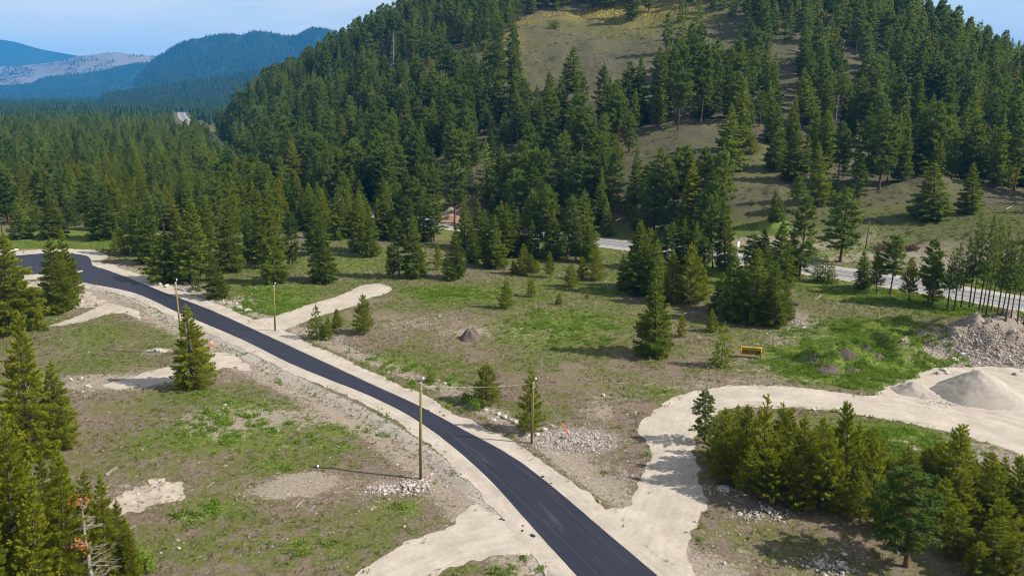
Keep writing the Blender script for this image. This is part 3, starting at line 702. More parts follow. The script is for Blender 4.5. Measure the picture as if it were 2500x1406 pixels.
# ------------------------------------------------------------------ tree prototypes
def frames(D, rng):
    """two unit vectors across each direction, randomly rolled"""
    up = rng.normal(size=D.shape); a = np.cross(D, up); a /= np.linalg.norm(a, axis=1)[:, None] + 1e-9
    return a, np.cross(D, a)
def diamonds(P, D, L, W, rng):
    a, _ = frames(D, rng); n = len(P)
    V = np.empty((n, 4, 3)); V[:, 0] = P; V[:, 2] = P + D * L[:, None]
    V[:, 1] = P + D * (L * .45)[:, None] + a * W[:, None]; V[:, 3] = P + D * (L * .45)[:, None] - a * W[:, None]
    return V.reshape(-1, 3), np.arange(n * 4).reshape(n, 4)
def tube_arr(P, Rr, n):
    """P (k,3), radii (k,)"""
    k = len(P); T = np.gradient(P, axis=0); T /= np.linalg.norm(T, axis=1)[:, None] + 1e-9
    ref = np.array([1., 0, 0]) if abs(T[0, 2]) > .7 else np.array([0, 0, 1.])
    u = np.cross(T, ref); u /= np.linalg.norm(u, axis=1)[:, None] + 1e-9; w = np.cross(T, u)
    a = np.arange(n) * 2 * math.pi / n
    V = (P[:, None] + Rr[:, None, None] * (u[:, None] * np.cos(a)[None, :, None] + w[:, None] * np.sin(a)[None, :, None])).reshape(-1, 3)
    i = np.arange(k * n).reshape(k, n); j = np.roll(i, -1, 1)
    return V, np.stack([i[:-1].ravel(), j[:-1].ravel(), j[1:].ravel(), i[1:].ravel()], 1)
def cat_parts(parts):
    V, F, k = [], [], 0
    for v, f in parts: V.append(v); F.append(f + k); k += len(v)
    return np.vstack(V), np.vstack(F)
def set_tint(me, per_vert):
    at = me.attributes.new('tint', 'FLOAT', 'POINT'); at.data.foreach_set('value', per_vert.astype(np.float32))

def conifer(name, seed, h, r, base=.08, whorls=26, per=6, dens=26, sl=.5, sw=.13, style='fir', leaf=None, bark=None, lop=.15, limb=True, trunk_r=None, bare=0.0):
    rng = np.random.default_rng(seed)
    tr = trunk_r or .017 * h
    k = 9; tz = np.linspace(-.4 if h > 3 else -.1, h, k); bend = np.cumsum(rng.normal(0, .012 * h / k, (k, 2)), 0)
    spine = np.c_[bend, tz]; rad = tr * np.clip(1.12 - (tz / h), .05, 2) ** .9; rad[0] *= 1.35
    wood = [tube_arr(spine, rad, 7)]
    cV, cF, tint, kk = [], [], [], 0
    lopdir = rng.uniform(0, 2 * math.pi); gap = rng.random(64)
    for wi in range(whorls):
        t0 = (wi + rng.uniform(-.3, .3)) / whorls
        t0 = min(max(t0, 0), .985); z0 = h * (base + (1 - base) * t0)
        npb = max(3, int(round(per * (1 - .45 * t0)))) if style != 'pine' else max(2, int(round(per * (1 - .3 * t0) * rng.uniform(.6, 1.2))))
        a0 = rng.uniform(0, 2 * math.pi)
        for b in range(npb):
            az = a0 + 2 * math.pi * b / npb + rng.normal(0, .25)
            if style == 'fir': prof = min(1.0, (t0 + .10) / .22) ** .7 * (1 - t0) ** .82
            elif style == 'young': prof = min(1.0, (t0 + .22) / .35) ** .7 * (1 - t0) ** .62
            else: prof = min(1.0, (t0 + .25) / .45) * (1 - t0 ** 2.6) ** .75 * rng.uniform(.6, 1.1)
            L = r * prof * rng.uniform(.68, 1.16) * (1 + lop * math.cos(az - lopdir)) + .05 * r
            if gap[int((az % 6.283) / 6.283 * 8) * 8 % 64 + min(7, int(t0 * 8)) if False else (int((az % 6.283) * 4 / 6.283) + 4 * int(t0 * 9)) % 64] < (.05 if style == 'fir' else .13): L *= .6
            if style == 'fir': el = R(-14 + 52 * t0 ** 1.2) + rng.normal(0, .09)
            elif style == 'young': el = R(12 + 42 * t0) + rng.normal(0, .10)
            else: el = R(-8 + 50 * t0) + rng.normal(0, .2)
            z = z0 + rng.normal(0, .012 * h)
            ctr = np.array([np.interp(z, tz, spine[:, 0]), np.interp(z, tz, spine[:, 1]), min(z, h * .99)])
            dh = np.array([math.cos(az), math.sin(az), 0.]); pr = np.array([-math.sin(az), math.cos(az), 0.])
            droop = (.22 if style == 'fir' else .05) * (1 - t0)
            def spine_at(f): return ctr + np.outer(f * L * math.cos(el), dh) + np.outer(f * L * math.sin(el) - droop * L * f * (1.2 - f) * 1.2, np.array([0, 0, 1.]))
            if limb and (style != 'fir' or wi % 2 == 0):
                f = np.array([0, .45, .85]); wood.append(tube_arr(spine_at(f), np.array([1., .6, .2]) * max(.012, .022 * L), 3))
            if rng.random() < bare: continue
            n = max(4, int(dens * (L / r) ** 1.25 * rng.uniform(.8, 1.2)))
            if style == 'pine':
                nt_ = max(2, int(n / 9)); f = rng.uniform(.42, 1.0, nt_); s = rng.uniform(-1, 1, nt_) * .30 * L * (1.15 - f)
                T = spine_at(f) + s[:, None] * pr + np.c_[np.zeros((nt_, 2)), rng.uniform(-.05, .22, nt_) * sl]
                m = 11; P = np.repeat(T, m, 0); D = rng.normal(size=(nt_ * m, 3)) + dh * .5 + np.array([0, 0, .45]); D /= np.linalg.norm(D, axis=1)[:, None]
                V, F = diamonds(P, D, sl * rng.uniform(.7, 1.25, len(P)), sw * rng.uniform(.7, 1.3, len(P)), rng)
                tn = np.repeat(np.clip(rng.uniform(.0, 1, nt_) * .8 + .1, 0, 1), m)
            else:
                f = np.sqrt(rng.uniform(.03, 1, n)); wd = (.34 if style == 'fir' else .26) * L * (1.08 - f) ** .8 + .05
                s = rng.uniform(-1, 1, n) * wd
                P = spine_at(f) + s[:, None] * pr + np.c_[np.zeros((n, 2)), -np.abs(s) * .25 + rng.normal(0, .035 * L + .02, n)]
                D = dh * rng.uniform(.35, 1, n)[:, None] + pr * (np.sign(s) * rng.uniform(.1, .9, n))[:, None] + np.array([0, 0, 1.]) * (rng.uniform(-.15, .65, n) + .5 * t0 + (.35 if style == 'young' else 0))[:, None]
                D /= np.linalg.norm(D, axis=1)[:, None]
                V, F = diamonds(P - D * sl * .25, D, sl * rng.uniform(.6, 1.3, n), sw * rng.uniform(.7, 1.3, n), rng)
                tn = np.clip(rng.normal(.45, .16) + .25 * (f - .5) + rng.normal(0, .1, n), 0, 1)
            cV.append(V); cF.append(F + kk); kk += len(V); tint.append(np.repeat(tn, 4))
    # leader
    n = max(6, int(dens * .5)); z = h * rng.uniform(.93, 1.03, n); P = np.c_[np.interp(z, tz, spine[:, 0]), np.interp(z, tz, spine[:, 1]), z]
    D = rng.normal(size=(n, 3)) * .45 + np.array([0, 0, .8]); D /= np.linalg.norm(D, axis=1)[:, None]
    V, F = diamonds(P, D, np.full(n, sl * .7), np.full(n, sw * .8), rng); cV.append(V); cF.append(F + kk); tint.append(np.full(len(V), .6))
    wV, wF = cat_parts(wood)
    tm = mesh_from(name + '_trunk', wV, wF, [bark or M_BARK], True)
    cm = mesh_from(name + '_crown', np.vstack(cV), np.vstack(cF), [leaf or M_FIR])
    set_tint(cm, np.concatenate(tint))
    return tm, cm, h, r

def dead_tree_proto(seed, h, rust):
    rng = np.random.default_rng(seed); k = 9; tz = np.linspace(-.3, h, k); sp = np.c_[np.cumsum(rng.normal(0, .02 * h / k, (k, 2)), 0), tz]
    wood = [tube_arr(sp, .016 * h * np.clip(1.1 - tz / h, .08, 2), 7)]; tips = []
    for i in range(int(h * 9)):
        t = rng.uniform(.12, .98); z = t * h; az = rng.uniform(0, 6.283); L = (.22 * h) * (1 - t) ** .8 * rng.uniform(.4, 1.1) + .2
        c = np.array([np.interp(z, tz, sp[:, 0]), np.interp(z, tz, sp[:, 1]), z]); d = np.array([math.cos(az), math.sin(az), rng.uniform(-.35, .25)])
        f = np.array([0, .5, 1.]); P = c + np.outer(f * L, d) + np.outer(-.12 * L * f * f, [0, 0, 1.]); wood.append(tube_arr(P, np.array([.03, .02, .008]) * (.6 + .4 * h / 12), 3))
        for q in range(4):
            g = rng.uniform(.3, .95); d2 = d + rng.normal(0, .6, 3); d2 /= np.linalg.norm(d2); p0 = c + d * L * g; wood.append(tube_arr(np.array([p0, p0 + d2 * L * .3]), np.array([.014, .006]), 3))
        if rng.random() < rust: tips.append((c + d * L * .75, d))
    V, F = cat_parts(wood); tm = mesh_from('dead_trunk', V, F, [M_DEAD], True); cm = None
    if tips:
        P = np.repeat(np.array([p for p, _ in tips]), 26, 0) + rng.normal(0, .22, (26 * len(tips), 3)); D = rng.normal(size=P.shape); D /= np.linalg.norm(D, axis=1)[:, None]
        V, F = diamonds(P, D, np.full(len(P), .26), np.full(len(P), .06), rng); cm = mesh_from('rust_needles', V, F, [M_RUST]); set_tint(cm, rng.uniform(0, 1, len(V)))
    return tm, cm, h, .22 * h

def shrub_proto(seed, r, leaf, n=520, sl=.16, sw=.07, bark=M_BARK):
    rng = np.random.default_rng(seed); wood = []; C = []
    for i in range(9):
        az = rng.uniform(0, 6.283); d = np.array([math.cos(az) * .6, math.sin(az) * .6, rng.uniform(.6, 1.1)]); L = r * rng.uniform(.7, 1.2)
        wood.append(tube_arr(np.array([[0, 0, -.05], d * L * .5, d * L]), np.array([.03, .02, .008]), 3)); C.append(d * L * .85)
    C = np.array(C); P = C[rng.integers(0, len(C), n)] + rng.normal(0, .30 * r, (n, 3)); P[:, 2] = np.abs(P[:, 2])
    D = rng.normal(size=P.shape) + np.array([0, 0, .4]); D /= np.linalg.norm(D, axis=1)[:, None]
    V, F = diamonds(P, D, sl * rng.uniform(.6, 1.4, n), sw * rng.uniform(.7, 1.3, n), rng)
    wv, wf = cat_parts(wood); tm = mesh_from('shrub_stems', wv, wf, [bark], True); cm = mesh_from('shrub_foliage', V, F, [leaf]); set_tint(cm, rng.uniform(0, 1, len(V)))
    return tm, cm, r * 1.3, r

PROTO = {
    'fir': [conifer('fir', s, 18, 4.3, .06, 32, 8, 125, .50, .115, 'fir', M_FIR, M_BARK, lp) for s, lp in ((1, .1), (2, .2), (3, .15), (4, .25))]
         + [conifer('fir', 5, 18, 3.5, .08, 34, 8, 100, .48, .11, 'fir', M_FIR, M_BARK, .15)],
    'olive': [conifer('olive', s, 18, 4.3, .05, 34, 8, 175, .44, .085, 'fir', M_OLIVE, M_BARK, lp) for s, lp in ((6, .15), (7, .25), (8, .1))],
    'pine': [conifer('pine', s, 20, 4.1, b, 24, 7, 150, .60, .075, 'pine', M_PINE, M_BARK_RED, .25, trunk_r=.24) for s, b in ((11, .22), (12, .30), (13, .16), (14, .36))],
    'young': [conifer('young', s, 9, 2.5, b, 21, 7, 125, .30, .052, 'young', M_YOUNG, M_BARK, .15) for s, b in ((21, .06), (22, .14), (23, .08), (24, .22))],
    'sapling': [conifer('sapling', s, 4, 1.3, .05, 13, 7, 55, .24, .06, 'young', M_YOUNG, M_BARK, .15) for s in (31, 32)] + [conifer('sapling', 33, 4, 1.3, .05, 13, 7, 28, .24, .075, 'fir', M_FIR, M_BARK, .1)],
    'lean': [conifer('lean', s, 15, 2.0, .34, 22, 5, 46, .38, .065, 'young', M_PINE, M_BARK, .3, trunk_r=.15) for s in (41, 42)],
    'larch': [conifer('larch', s, 14, 2.0, .12, 24, 6, 30, .42, .11, 'fir', M_LIGHT, M_BARK, .15) for s in (51,)],
    'dead': [dead_tree_proto(61, 11, .09), dead_tree_proto(62, 20, 0)],
    'shrub': [shrub_proto(71, .9, M_WEED), shrub_proto(72, 1.0, M_LIGHT), shrub_proto(73, 1.0, M_FIR)],
}
# lighter trees for the mass of the forest behind
def joined(tm, cm, name):
    ob = []
    V1 = np.empty(len(tm.vertices) * 3, np.float32); tm.vertices.foreach_get('co', V1); F1 = [tuple(p.vertices) for p in tm.polygons]
    V2 = np.empty(len(cm.vertices) * 3, np.float32); cm.vertices.foreach_get('co', V2); n1 = len(tm.vertices); F2 = [tuple(i + n1 for i in p.vertices) for p in cm.polygons]
    me = mesh_from(name, np.vstack([V1.reshape(-1, 3), V2.reshape(-1, 3)]), F1 + F2, [tm.materials[0], cm.materials[0]])
    mi = np.r_[np.zeros(len(F1), np.int32), np.ones(len(F2), np.int32)]; me.polygons.foreach_set('material_index', mi)
    t2 = np.empty(len(cm.vertices), np.float32); cm.attributes['tint'].data.foreach_get('value', t2)
    set_tint(me, np.r_[np.zeros(n1), t2]); return me
def lod(name, *a, **k):
    tm, cm, h, r = conifer(name, *a, limb=False, **k); me = joined(tm, cm, name); return me, h
MID = [lod('mid_fir', 81, 18, 4.2, .06, 20, 6, 30, sl=.9, sw=.21, style='fir', leaf=M_FIR), lod('mid_fir', 82, 18, 3.6, .06, 20, 6, 30, sl=.9, sw=.20, style='fir', leaf=M_FIR, lop=.3),
       lod('mid_pine', 83, 18, 3.9, .16, 17, 6, 60, sl=.85, sw=.15, style='pine', leaf=M_PINE, bark=M_BARK_RED), lod('mid_pine', 84, 18, 3.6, .24, 16, 6, 60, sl=.85, sw=.15, style='pine', leaf=M_PINE, bark=M_BARK_RED, lop=.3)]
def far_tree(seed, h, r):
    rng = np.random.default_rng(seed); V = []; F = []
    for t0, t1, rr in ((.05, .5, 1.0), (.3, .75, .72), (.55, 1.02, .42)):
        k = len(V); V.append((0, 0, h * t1)); a0 = rng.uniform(0, 6)
        for i in range(7):
            q = r * rr * rng.uniform(.65, 1.15); V.append((q * math.cos(a0 + i * .8976), q * math.sin(a0 + i * .8976), h * (t0 + rng.uniform(-.04, .05))))
        for i in range(7): F.append((k, k + 1 + i, k + 1 + (i + 1) % 7))
    me = mesh_from('far_tree', V, F, [M_FAR]); set_tint(me, rng.uniform(.2, .8, len(V))); return me, h
FAR = [far_tree(91, 18, 3.3), far_tree(92, 18, 2.8), far_tree(93, 18, 3.8)]

# ------------------------------------------------------------------ scatter of uncountable stuff
def stuff(name, P, S, IDX, meshes, label, seed=0, S3=None, parent=None, tilt=0.0):
    src = bpy.data.collections.new(name + '_pieces')
    for i, m in enumerate(meshes):
        src.objects.link(bpy.data.objects.new('%s_%02d' % (name, i), m))
    P = np.asarray(P, float); me = bpy.data.meshes.new(name); me.vertices.add(len(P)); me.vertices.foreach_set('co', P.astype(np.float32).ravel())
    rng = np.random.default_rng(seed)
    def at(nm, ty, key, val): a = me.attributes.new(nm, ty, 'POINT'); a.data.foreach_set(key, val)
    S = np.asarray(S, float); S = np.stack([S, S, S], 1) if S.ndim == 1 else S
    at('scl', 'FLOAT_VECTOR', 'vector', S.astype(np.float32).ravel())
    rt = np.c_[rng.normal(0, tilt, (len(P), 2)), rng.uniform(0, 6.283, len(P))] if tilt else np.c_[np.zeros((len(P), 2)), rng.uniform(0, 6.283, len(P))]
    at('rot', 'FLOAT_VECTOR', 'vector', rt.astype(np.float32).ravel())
    at('pidx', 'INT', 'value', np.asarray(IDX, np.int32))
    g = bpy.data.node_groups.new(name + '_scatter', 'GeometryNodeTree')
    g.interface.new_socket('Geometry', in_out='INPUT', socket_type='NodeSocketGeometry'); g.interface.new_socket('Geometry', in_out='OUTPUT', socket_type='NodeSocketGeometry')
    gi = g.nodes.new('NodeGroupInput'); go = g.nodes.new('NodeGroupOutput')
    m2p = g.nodes.new('GeometryNodeMeshToPoints'); iop = g.nodes.new('GeometryNodeInstanceOnPoints'); ci = g.nodes.new('GeometryNodeCollectionInfo')
    ci.inputs['Collection'].default_value = src; ci.inputs['Separate Children'].default_value = True; ci.inputs['Reset Children'].default_value = True
    iop.inputs['Pick Instance'].default_value = True
    def na(nm, ty): n = g.nodes.new('GeometryNodeInputNamedAttribute'); n.data_type = ty; n.inputs['Name'].default_value = nm; return n.outputs['Attribute']
    L = g.links.new
    L(gi.outputs[0], m2p.inputs['Mesh']); L(m2p.outputs[0], iop.inputs['Points']); L(ci.outputs[0], iop.inputs['Instance'])
    L(na('pidx', 'INT'), iop.inputs['Instance Index']); L(na('scl', 'FLOAT_VECTOR'), iop.inputs['Scale'])
    e2r = g.nodes.new('FunctionNodeEulerToRotation'); L(na('rot', 'FLOAT_VECTOR'), e2r.inputs[0]); L(e2r.outputs[0], iop.inputs['Rotation'])
    L(iop.outputs[0], go.inputs[0])
    o = link(name, me, parent); md = o.modifiers.new('scatter', 'NODES'); md.node_group = g
    return tag(o, label, kind='stuff')

# ------------------------------------------------------------------ individual trees
TREES = []   # dict(kind, x, y, z, h, w, label, group, name)
NAMES = {'fir': 'fir_tree', 'olive': 'fir_tree', 'pine': 'pine_tree', 'young': 'young_pine_tree', 'sapling': 'conifer_sapling', 'lean': 'slender_pine_tree', 'larch': 'larch_tree', 'dead': 'dead_tree', 'shrub': 'shrub'}
CATS = {'fir': 'tree', 'olive': 'tree', 'pine': 'tree', 'young': 'tree', 'sapling': 'sapling', 'lean': 'tree', 'larch': 'tree', 'dead': 'dead tree', 'shrub': 'shrub'}
def plant(kind, x, y, h, w=None, label=None, group=None, var=None, rz=None, lean=(0, 0), rng=random):
    TREES.append(dict(kind=kind, x=x, y=y, z=gz(x, y), h=h, w=w, label=label, group=group, var=var, rz=rz, lean=lean))
def tree_px(kind, bx, by, tx, ty, wpx, label=None, group=None, var=None):
    """a tree surveyed by its foot, its tip and its crown width"""
    x, y, z = on_ground(bx, by)
    a, b, c = ray(tx, ty); t = y / b; h = CAM_H + c * t - z
    lx = (a * t - x) / max(h, .1)
    dep = y * _c + (CAM_H - z) * _s
    plant(kind, x, y, h, wpx * dep / FPX, label, group, var, None, (0, max(-.12, min(.12, lx))))
def build_tree(d, rng):
    k = d['kind']
    if k == 'fir' and d['w'] is None and rng.random() < (.5 if d['y'] > 150 and d['x'] < -60 else .2): k = 'olive'
    var = d['var'] if d['var'] is not None else rng.randrange(len(PROTO[k])); var %= len(PROTO[k])
    tm, cm, h0, r0 = PROTO[k][var]
    sz = d['h'] / h0; sx = (d['w'] * 1.18 / (2 * r0)) if d['w'] else sz * rng.uniform(.74, 1.26)
    sx = min(max(sx, sz * .55), sz * 1.7)
    root = empty(NAMES[k], (d['x'], d['y'], d['z'] - .02), 0, (sx, sx, sz))
    root.rotation_mode = 'ZYX'
    root.rotation_euler = (d['lean'][0], d['lean'][1], d['rz'] if d['rz'] is not None else rng.uniform(0, 6.283))
    if k == 'shrub': link('stem', tm, root); link('foliage', cm, root)
    else:
        link('trunk', tm, root)
        if cm is not None: link('crown' if k != 'dead' else 'dead_needles', cm, root)
    tag(root, d['label'], CATS[k], d['group'])
    return root

GROUPS = {  # group key: (what each one is, group phrase)
    'stand': ('young pine in the stand inside the gravel track bend', 'young pines inside the bend of the gravel track'),
    'corner': ('olive green fir in the bottom left corner clump', 'firs in the bottom left corner'),
    'slender': ('slender bare-stemmed pine in the row before the highway at right', 'slender pines along the highway at right'),
    'roadside': ('pine or fir standing on the near verge of the highway', 'trees on the near verge of the highway'),
    'clump': ('dark fir in the dense clump left of the rocky path', 'firs in the dark clump by the rocky path'),
    'north': ('fir in the row behind the gravel shoulder, far side of the asphalt', 'firs in the row beyond the asphalt'),
    'copse': ('fir in the copse on the far side of the clearing', 'firs in the copse across the clearing'),
    'verge': ('young pine on the far grassy edge of the clearing', 'young pines on the far edge of the clearing'),
    'dark': ('fir in the dark group behind the tall lone fir of the clearing', 'firs behind the tall lone fir'),
    'knoll': ('conifer standing on the open slope of the hill', 'conifers on the open hillside'),
}
T = [
    # near the asphalt, left side
    ('olive', 470, 942, 456, 748, 98, 'lone bushy olive fir beside the near edge of the asphalt, casting shadow left', None, 0),
    ('olive', 137, 762, 119, 582, 88, 'tall pale olive fir in front of the hammerhead end, taller of the pair', None, 2),
    ('olive', 174, 733, 150, 560, 60, 'narrow fir with bare lower trunk right of the taller hammerhead fir', None, 4),
    ('young', 181, 730, 178, 628, 44, 'small thin pine with forked stem at the hammerhead verge', None, 1),
    ('olive', 22, 812, 6, 575, 125, 'broad dark fir at the left edge beside the hammerhead', None, 1),
    ('fir', 66, 800, 34, 662, 88, 'shorter fir leaning on the broad dark left-edge fir', None, 3),
    ('olive', 72, 1118, 46, 772, 128, 'tall fir at the left edge level with the lone roadside fir', None, 3),
    ('olive', 136, 1093, 124, 884, 92, 'smaller fir right of the tall left-edge fir', None, 0),
    ('olive', 40, 1500, 12, 1028, 170, 'corner', None, 2), ('olive', -55, 1400, -30, 985, 150, 'corner', None, 1), ('olive', 118, 1440, 100, 1115, 110, 'corner', None, 4), ('olive', 165, 1500, 150, 1112, 120, 'corner', None, 3),
    ('olive', 262, 1440, 246, 1165, 95, 'corner', None, 4), ('olive', 95, 1540, 72, 1160, 120, 'corner', None, 0), ('olive', 318, 1440, 312, 1290, 62, 'corner', None, 2), ('olive', 20, 1280, 0, 1075, 110, 'corner', None, 1), ('olive', 212, 1398, 204, 1150, 96, 'corner', None, 0), ('olive', 62, 1404, 48, 1118, 112, 'corner', None, 2), ('olive', 290, 1425, 282, 1225, 84, 'corner', None, 1),
    ('olive', 150, 1340, 134, 1090, 88, 'corner', None, 2), ('olive', -20, 1570, -40, 1180, 150, 'corner', None, 0),
    ('dead', 236, 1490, 194, 1212, 165, 'grey dead conifer with rust orange needles in the bottom left corner', None, 0),
    ('shrub', 338, 1404, 338, 1345, 75, 'bright green bush right of the rusty dead conifer', None, 1),
    # far side of the hammerhead and along the asphalt
    ('fir', 50, 583, 36, 492, 55, 'round-topped fir on the grass beyond the hammerhead, nearest the left edge', None, 3),
    ('fir', 135, 582, 118, 474, 60, 'broad fir directly behind the pale hammerhead fir pair', None, 0), ('young', 90, 563, 92, 494, 36, 'yellow green young pine between the two firs beyond the hammerhead', None, 0),
    ('fir', 254, 584, 262, 448, 78, 'north', None, 1), ('fir', 232, 560, 224, 478, 50, 'north', None, 2), ('young', 306, 621, 290, 560, 32, 'north', None, 0), ('sapling', 280, 611, 278, 570, 24, 'north', None, 0),
    ('fir', 341, 622, 325, 476, 62, 'north', None, 4), ('fir', 366, 640, 372, 488, 72, 'north', None, 0), ('fir', 402, 686, 399, 562, 80, 'north', None, 3), ('fir', 468, 688, 466, 486, 88, 'north', None, 2), ('sapling', 478, 711, 476, 662, 30, 'north', None, 2),
    ('fir', 440, 640, 432, 520, 60, 'north', None, 1), ('fir', 534, 728, 515, 614, 58, 'loose-crowned fir nearest the asphalt between two wooden poles', None, 2), ('fir', 558, 664, 555, 488, 72, 'north', None, 0), ('fir', 612, 632, 606, 505, 48, 'north', None, 1),
    ('fir', 670, 690, 650, 448, 68, 'tall fir standing right behind the short wooden pole by the driveway', None, 3), ('pine', 714, 656, 709, 520, 50, 'north', None, 2), ('fir', 795, 690, 782, 520, 66, 'fir with skirt to the ground left of the copse', None, 1), ('fir', 765, 622, 760, 490, 56, 'north', None, 2),
    ('fir', 640, 640, 628, 470, 60, 'north', None, 4), ('fir', 500, 640, 505, 480, 60, 'north', None, 3),
    # copse
    ('fir', 830, 583, 825, 455, 56, 'copse', None, 0), ('fir', 882, 615, 874, 468, 60, 'copse', None, 1), ('fir', 906, 626, 900, 503, 46, 'copse', None, 4), ('fir', 948, 583, 944, 448, 55, 'copse', None, 2), ('pine', 976, 677, 965, 534, 60, 'copse', None, 2),
    ('young', 960, 678, 944, 603, 32, 'copse', None, 1), ('fir', 1020, 679, 1010, 525, 56, 'copse', None, 3), ('sapling', 1069, 660, 1067, 593, 22, 'copse', None, 1), ('fir', 1102, 683, 1092, 610, 40, 'copse', None, 0), ('fir', 1118, 680, 1112, 545, 46, 'copse', None, 4),
    ('fir', 1156, 640, 1153, 545, 40, 'copse', None, 1), ('fir', 1191, 650, 1183, 514, 50, 'copse', None, 2), ('fir', 1210, 653, 1208, 528, 56, 'copse', None, 0), ('larch', 1011, 545, 1003, 452, 34, 'bright green narrow larch rising among dark firs of the copse', None, 0),
    ('pine', 1109, 547, 1112, 392, 62, 'tall pine with long bare trunk before the red dirt bank', None, 3), ('larch', 1255, 560, 1250, 470, 40, 'bright green tree beside the highway behind the copse', None, 0), ('larch', 1190, 500, 1185, 345, 60, 'pale yellow green broad tree at the foot of the dark slope', None, 0),
    # verge and clearing
    ('young', 1277, 670, 1277, 597, 46, 'verge', None, 0), ('sapling', 1255, 668, 1253, 636, 22, 'verge', None, 0), ('young', 1297, 673, 1297, 622, 28, 'verge', None, 3), ('sapling', 1312, 665, 1311, 636, 24, 'verge', None, 1), ('young', 1344, 678, 1342, 614, 28, 'verge', None, 1),
    ('young', 1394, 700, 1394, 644, 42, 'verge', None, 2), ('sapling', 1421, 680, 1421, 628, 30, 'verge', None, 0), ('young', 1455, 684, 1455, 610, 42, 'verge', None, 0),
    ('young', 1237, 753, 1237, 677, 38, 'young pine standing alone in the middle of the clearing, longer shadow', None, 0), ('sapling', 1298, 725, 1297, 682, 27, 'rounded leaning small pine right of the lone young pine', None, 1),
    ('sapling', 1364, 743, 1366, 716, 17, 'tiny thin sapling in the clearing right of the rounded small pine', None, 0), ('sapling', 1433, 730, 1433, 708, 12, 'tiniest sapling in the clearing before the dark fir group', None, 1),
    ('fir', 1598, 868, 1603, 655, 88, 'tall lone dark fir in the clearing with a long shadow to the left', None, 0),
    ('young', 890, 816, 886, 720, 52, 'open yellow green pine right of the stub driveway', None, 2), ('sapling', 822, 800, 820, 755, 27, 'slim sapling left of the open yellow green pine', None, 0), ('sapling', 803, 830, 800, 772, 22, 'thin sapling touching the dense small fir by the driveway', None, 1),
    ('sapling', 773, 828, 770, 747, 46, 'dense small fir nearest the mouth of the stub driveway', None, 2), ('sapling', 792, 822, 788, 790, 22, 'lowest sapling beside the dense small fir', None, 0),
    ('young', 1187, 982, 1188, 888, 84, 'wide open-crowned young pine beyond the shoulder between the two wired poles', None, 2), ('young', 1295, 1054, 1296, 905, 66, 'young pine directly behind the right wired pole', None, 0), ('sapling', 1050, 933, 1050, 899, 27, 'small dark conical fir behind the top of the left wired pole', None, 2),
    ('shrub', 1130, 985, 1130, 962, 34, 'low green bush left of the wide open-crowned pine', None, 0), ('shrub', 1165, 1000, 1165, 975, 30, 'low bright bush under the wide open-crowned pine', None, 0),
    # dark group behind the tall lone fir
    ('fir', 1559, 716, 1562, 545, 80, 'dark', None, 1), ('fir', 1604, 722, 1606, 588, 66, 'dark', None, 2), ('fir', 1526, 707, 1522, 622, 44, 'dark', None, 0), ('fir', 1580, 700, 1584, 560, 60, 'dark', None, 4), ('fir', 1640, 740, 1645, 610, 60, 'dark', None, 3),
    ('young', 1686, 744, 1688, 596, 78, 'pale olive pine between the dark group and the dark clump', None, 2), ('young', 1706, 738, 1700, 612, 50, 'shaggy young pine touching the pale olive pine', None, 0),
    ('fir', 1758, 762, 1767, 668, 52, 'clump', None, 2), ('fir', 1788, 780, 1795, 612, 72, 'clump', None, 1), ('fir', 1846, 784, 1853, 610, 96, 'clump', None, 0), ('fir', 1890, 796, 1897, 640, 74, 'clump', None, 3), ('fir', 1900, 700, 1912, 541, 76, 'clump', None, 2), ('fir', 1916, 784, 1922, 690, 44, 'clump', None, 4),
    ('fir', 1818, 770, 1822, 640, 60, 'clump', None, 4), ('fir', 1868, 760, 1872, 600, 64, 'clump', None, 1),
    ('sapling', 1760, 894, 1771, 789, 56, 'dark young fir left of the yellow loader bucket', None, 2), ('sapling', 1740, 809, 1740, 755, 30, 'small yellow sapling before the dark clump', None, 0), ('sapling', 1662, 822, 1666, 769, 26, 'small sapling right of the tall lone fir', None, 1),
    # verge of the highway
    ('pine', 1334, 622, 1337, 458, 62, 'roadside', None, 0), ('fir', 1425, 620, 1425, 465, 76, 'roadside', None, 3), ('pine', 1384, 630, 1396, 482, 58, 'roadside', None, 1), ('fir', 1237, 627, 1237, 498, 54, 'roadside', None, 0), ('pine', 1316, 620, 1296, 466, 46, 'roadside', None, 3), ('fir', 1282, 622, 1280, 520, 44, 'roadside', None, 1),
    ('pine', 1740, 655, 1733, 476, 46, 'roadside', None, 1), ('fir', 1770, 658, 1767, 486, 54, 'roadside', None, 4),
    ('pine', 1950, 682, 1974, 479, 80, 'tall light green pine on the highway verge right of the dark clump', None, 2), ('pine', 2051, 639, 2072, 462, 92, 'largest red-trunked pine just beyond the highway at right', None, 0),
    ('sapling', 1996, 686, 1996, 642, 36, 'roadside', None, 2), ('sapling', 2013, 690, 2017, 624, 34, 'roadside', None, 2), ('sapling', 2033, 692, 2032, 642, 28, 'roadside', None, 2),
    ('fir', 2110, 704, 2106, 612, 46, 'roadside', None, 4), ('young', 2140, 717, 2142, 613, 36, 'roadside', None, 3), ('pine', 2173, 719, 2194, 575, 58, 'roadside', None, 3), ('young', 2218, 737, 2228, 630, 42, 'roadside', None, 3),
    ('pine', 2264, 748, 2287, 586, 58, 'roadside', None, 1), ('young', 2275, 742, 2295, 610, 46, 'roadside', None, 2),
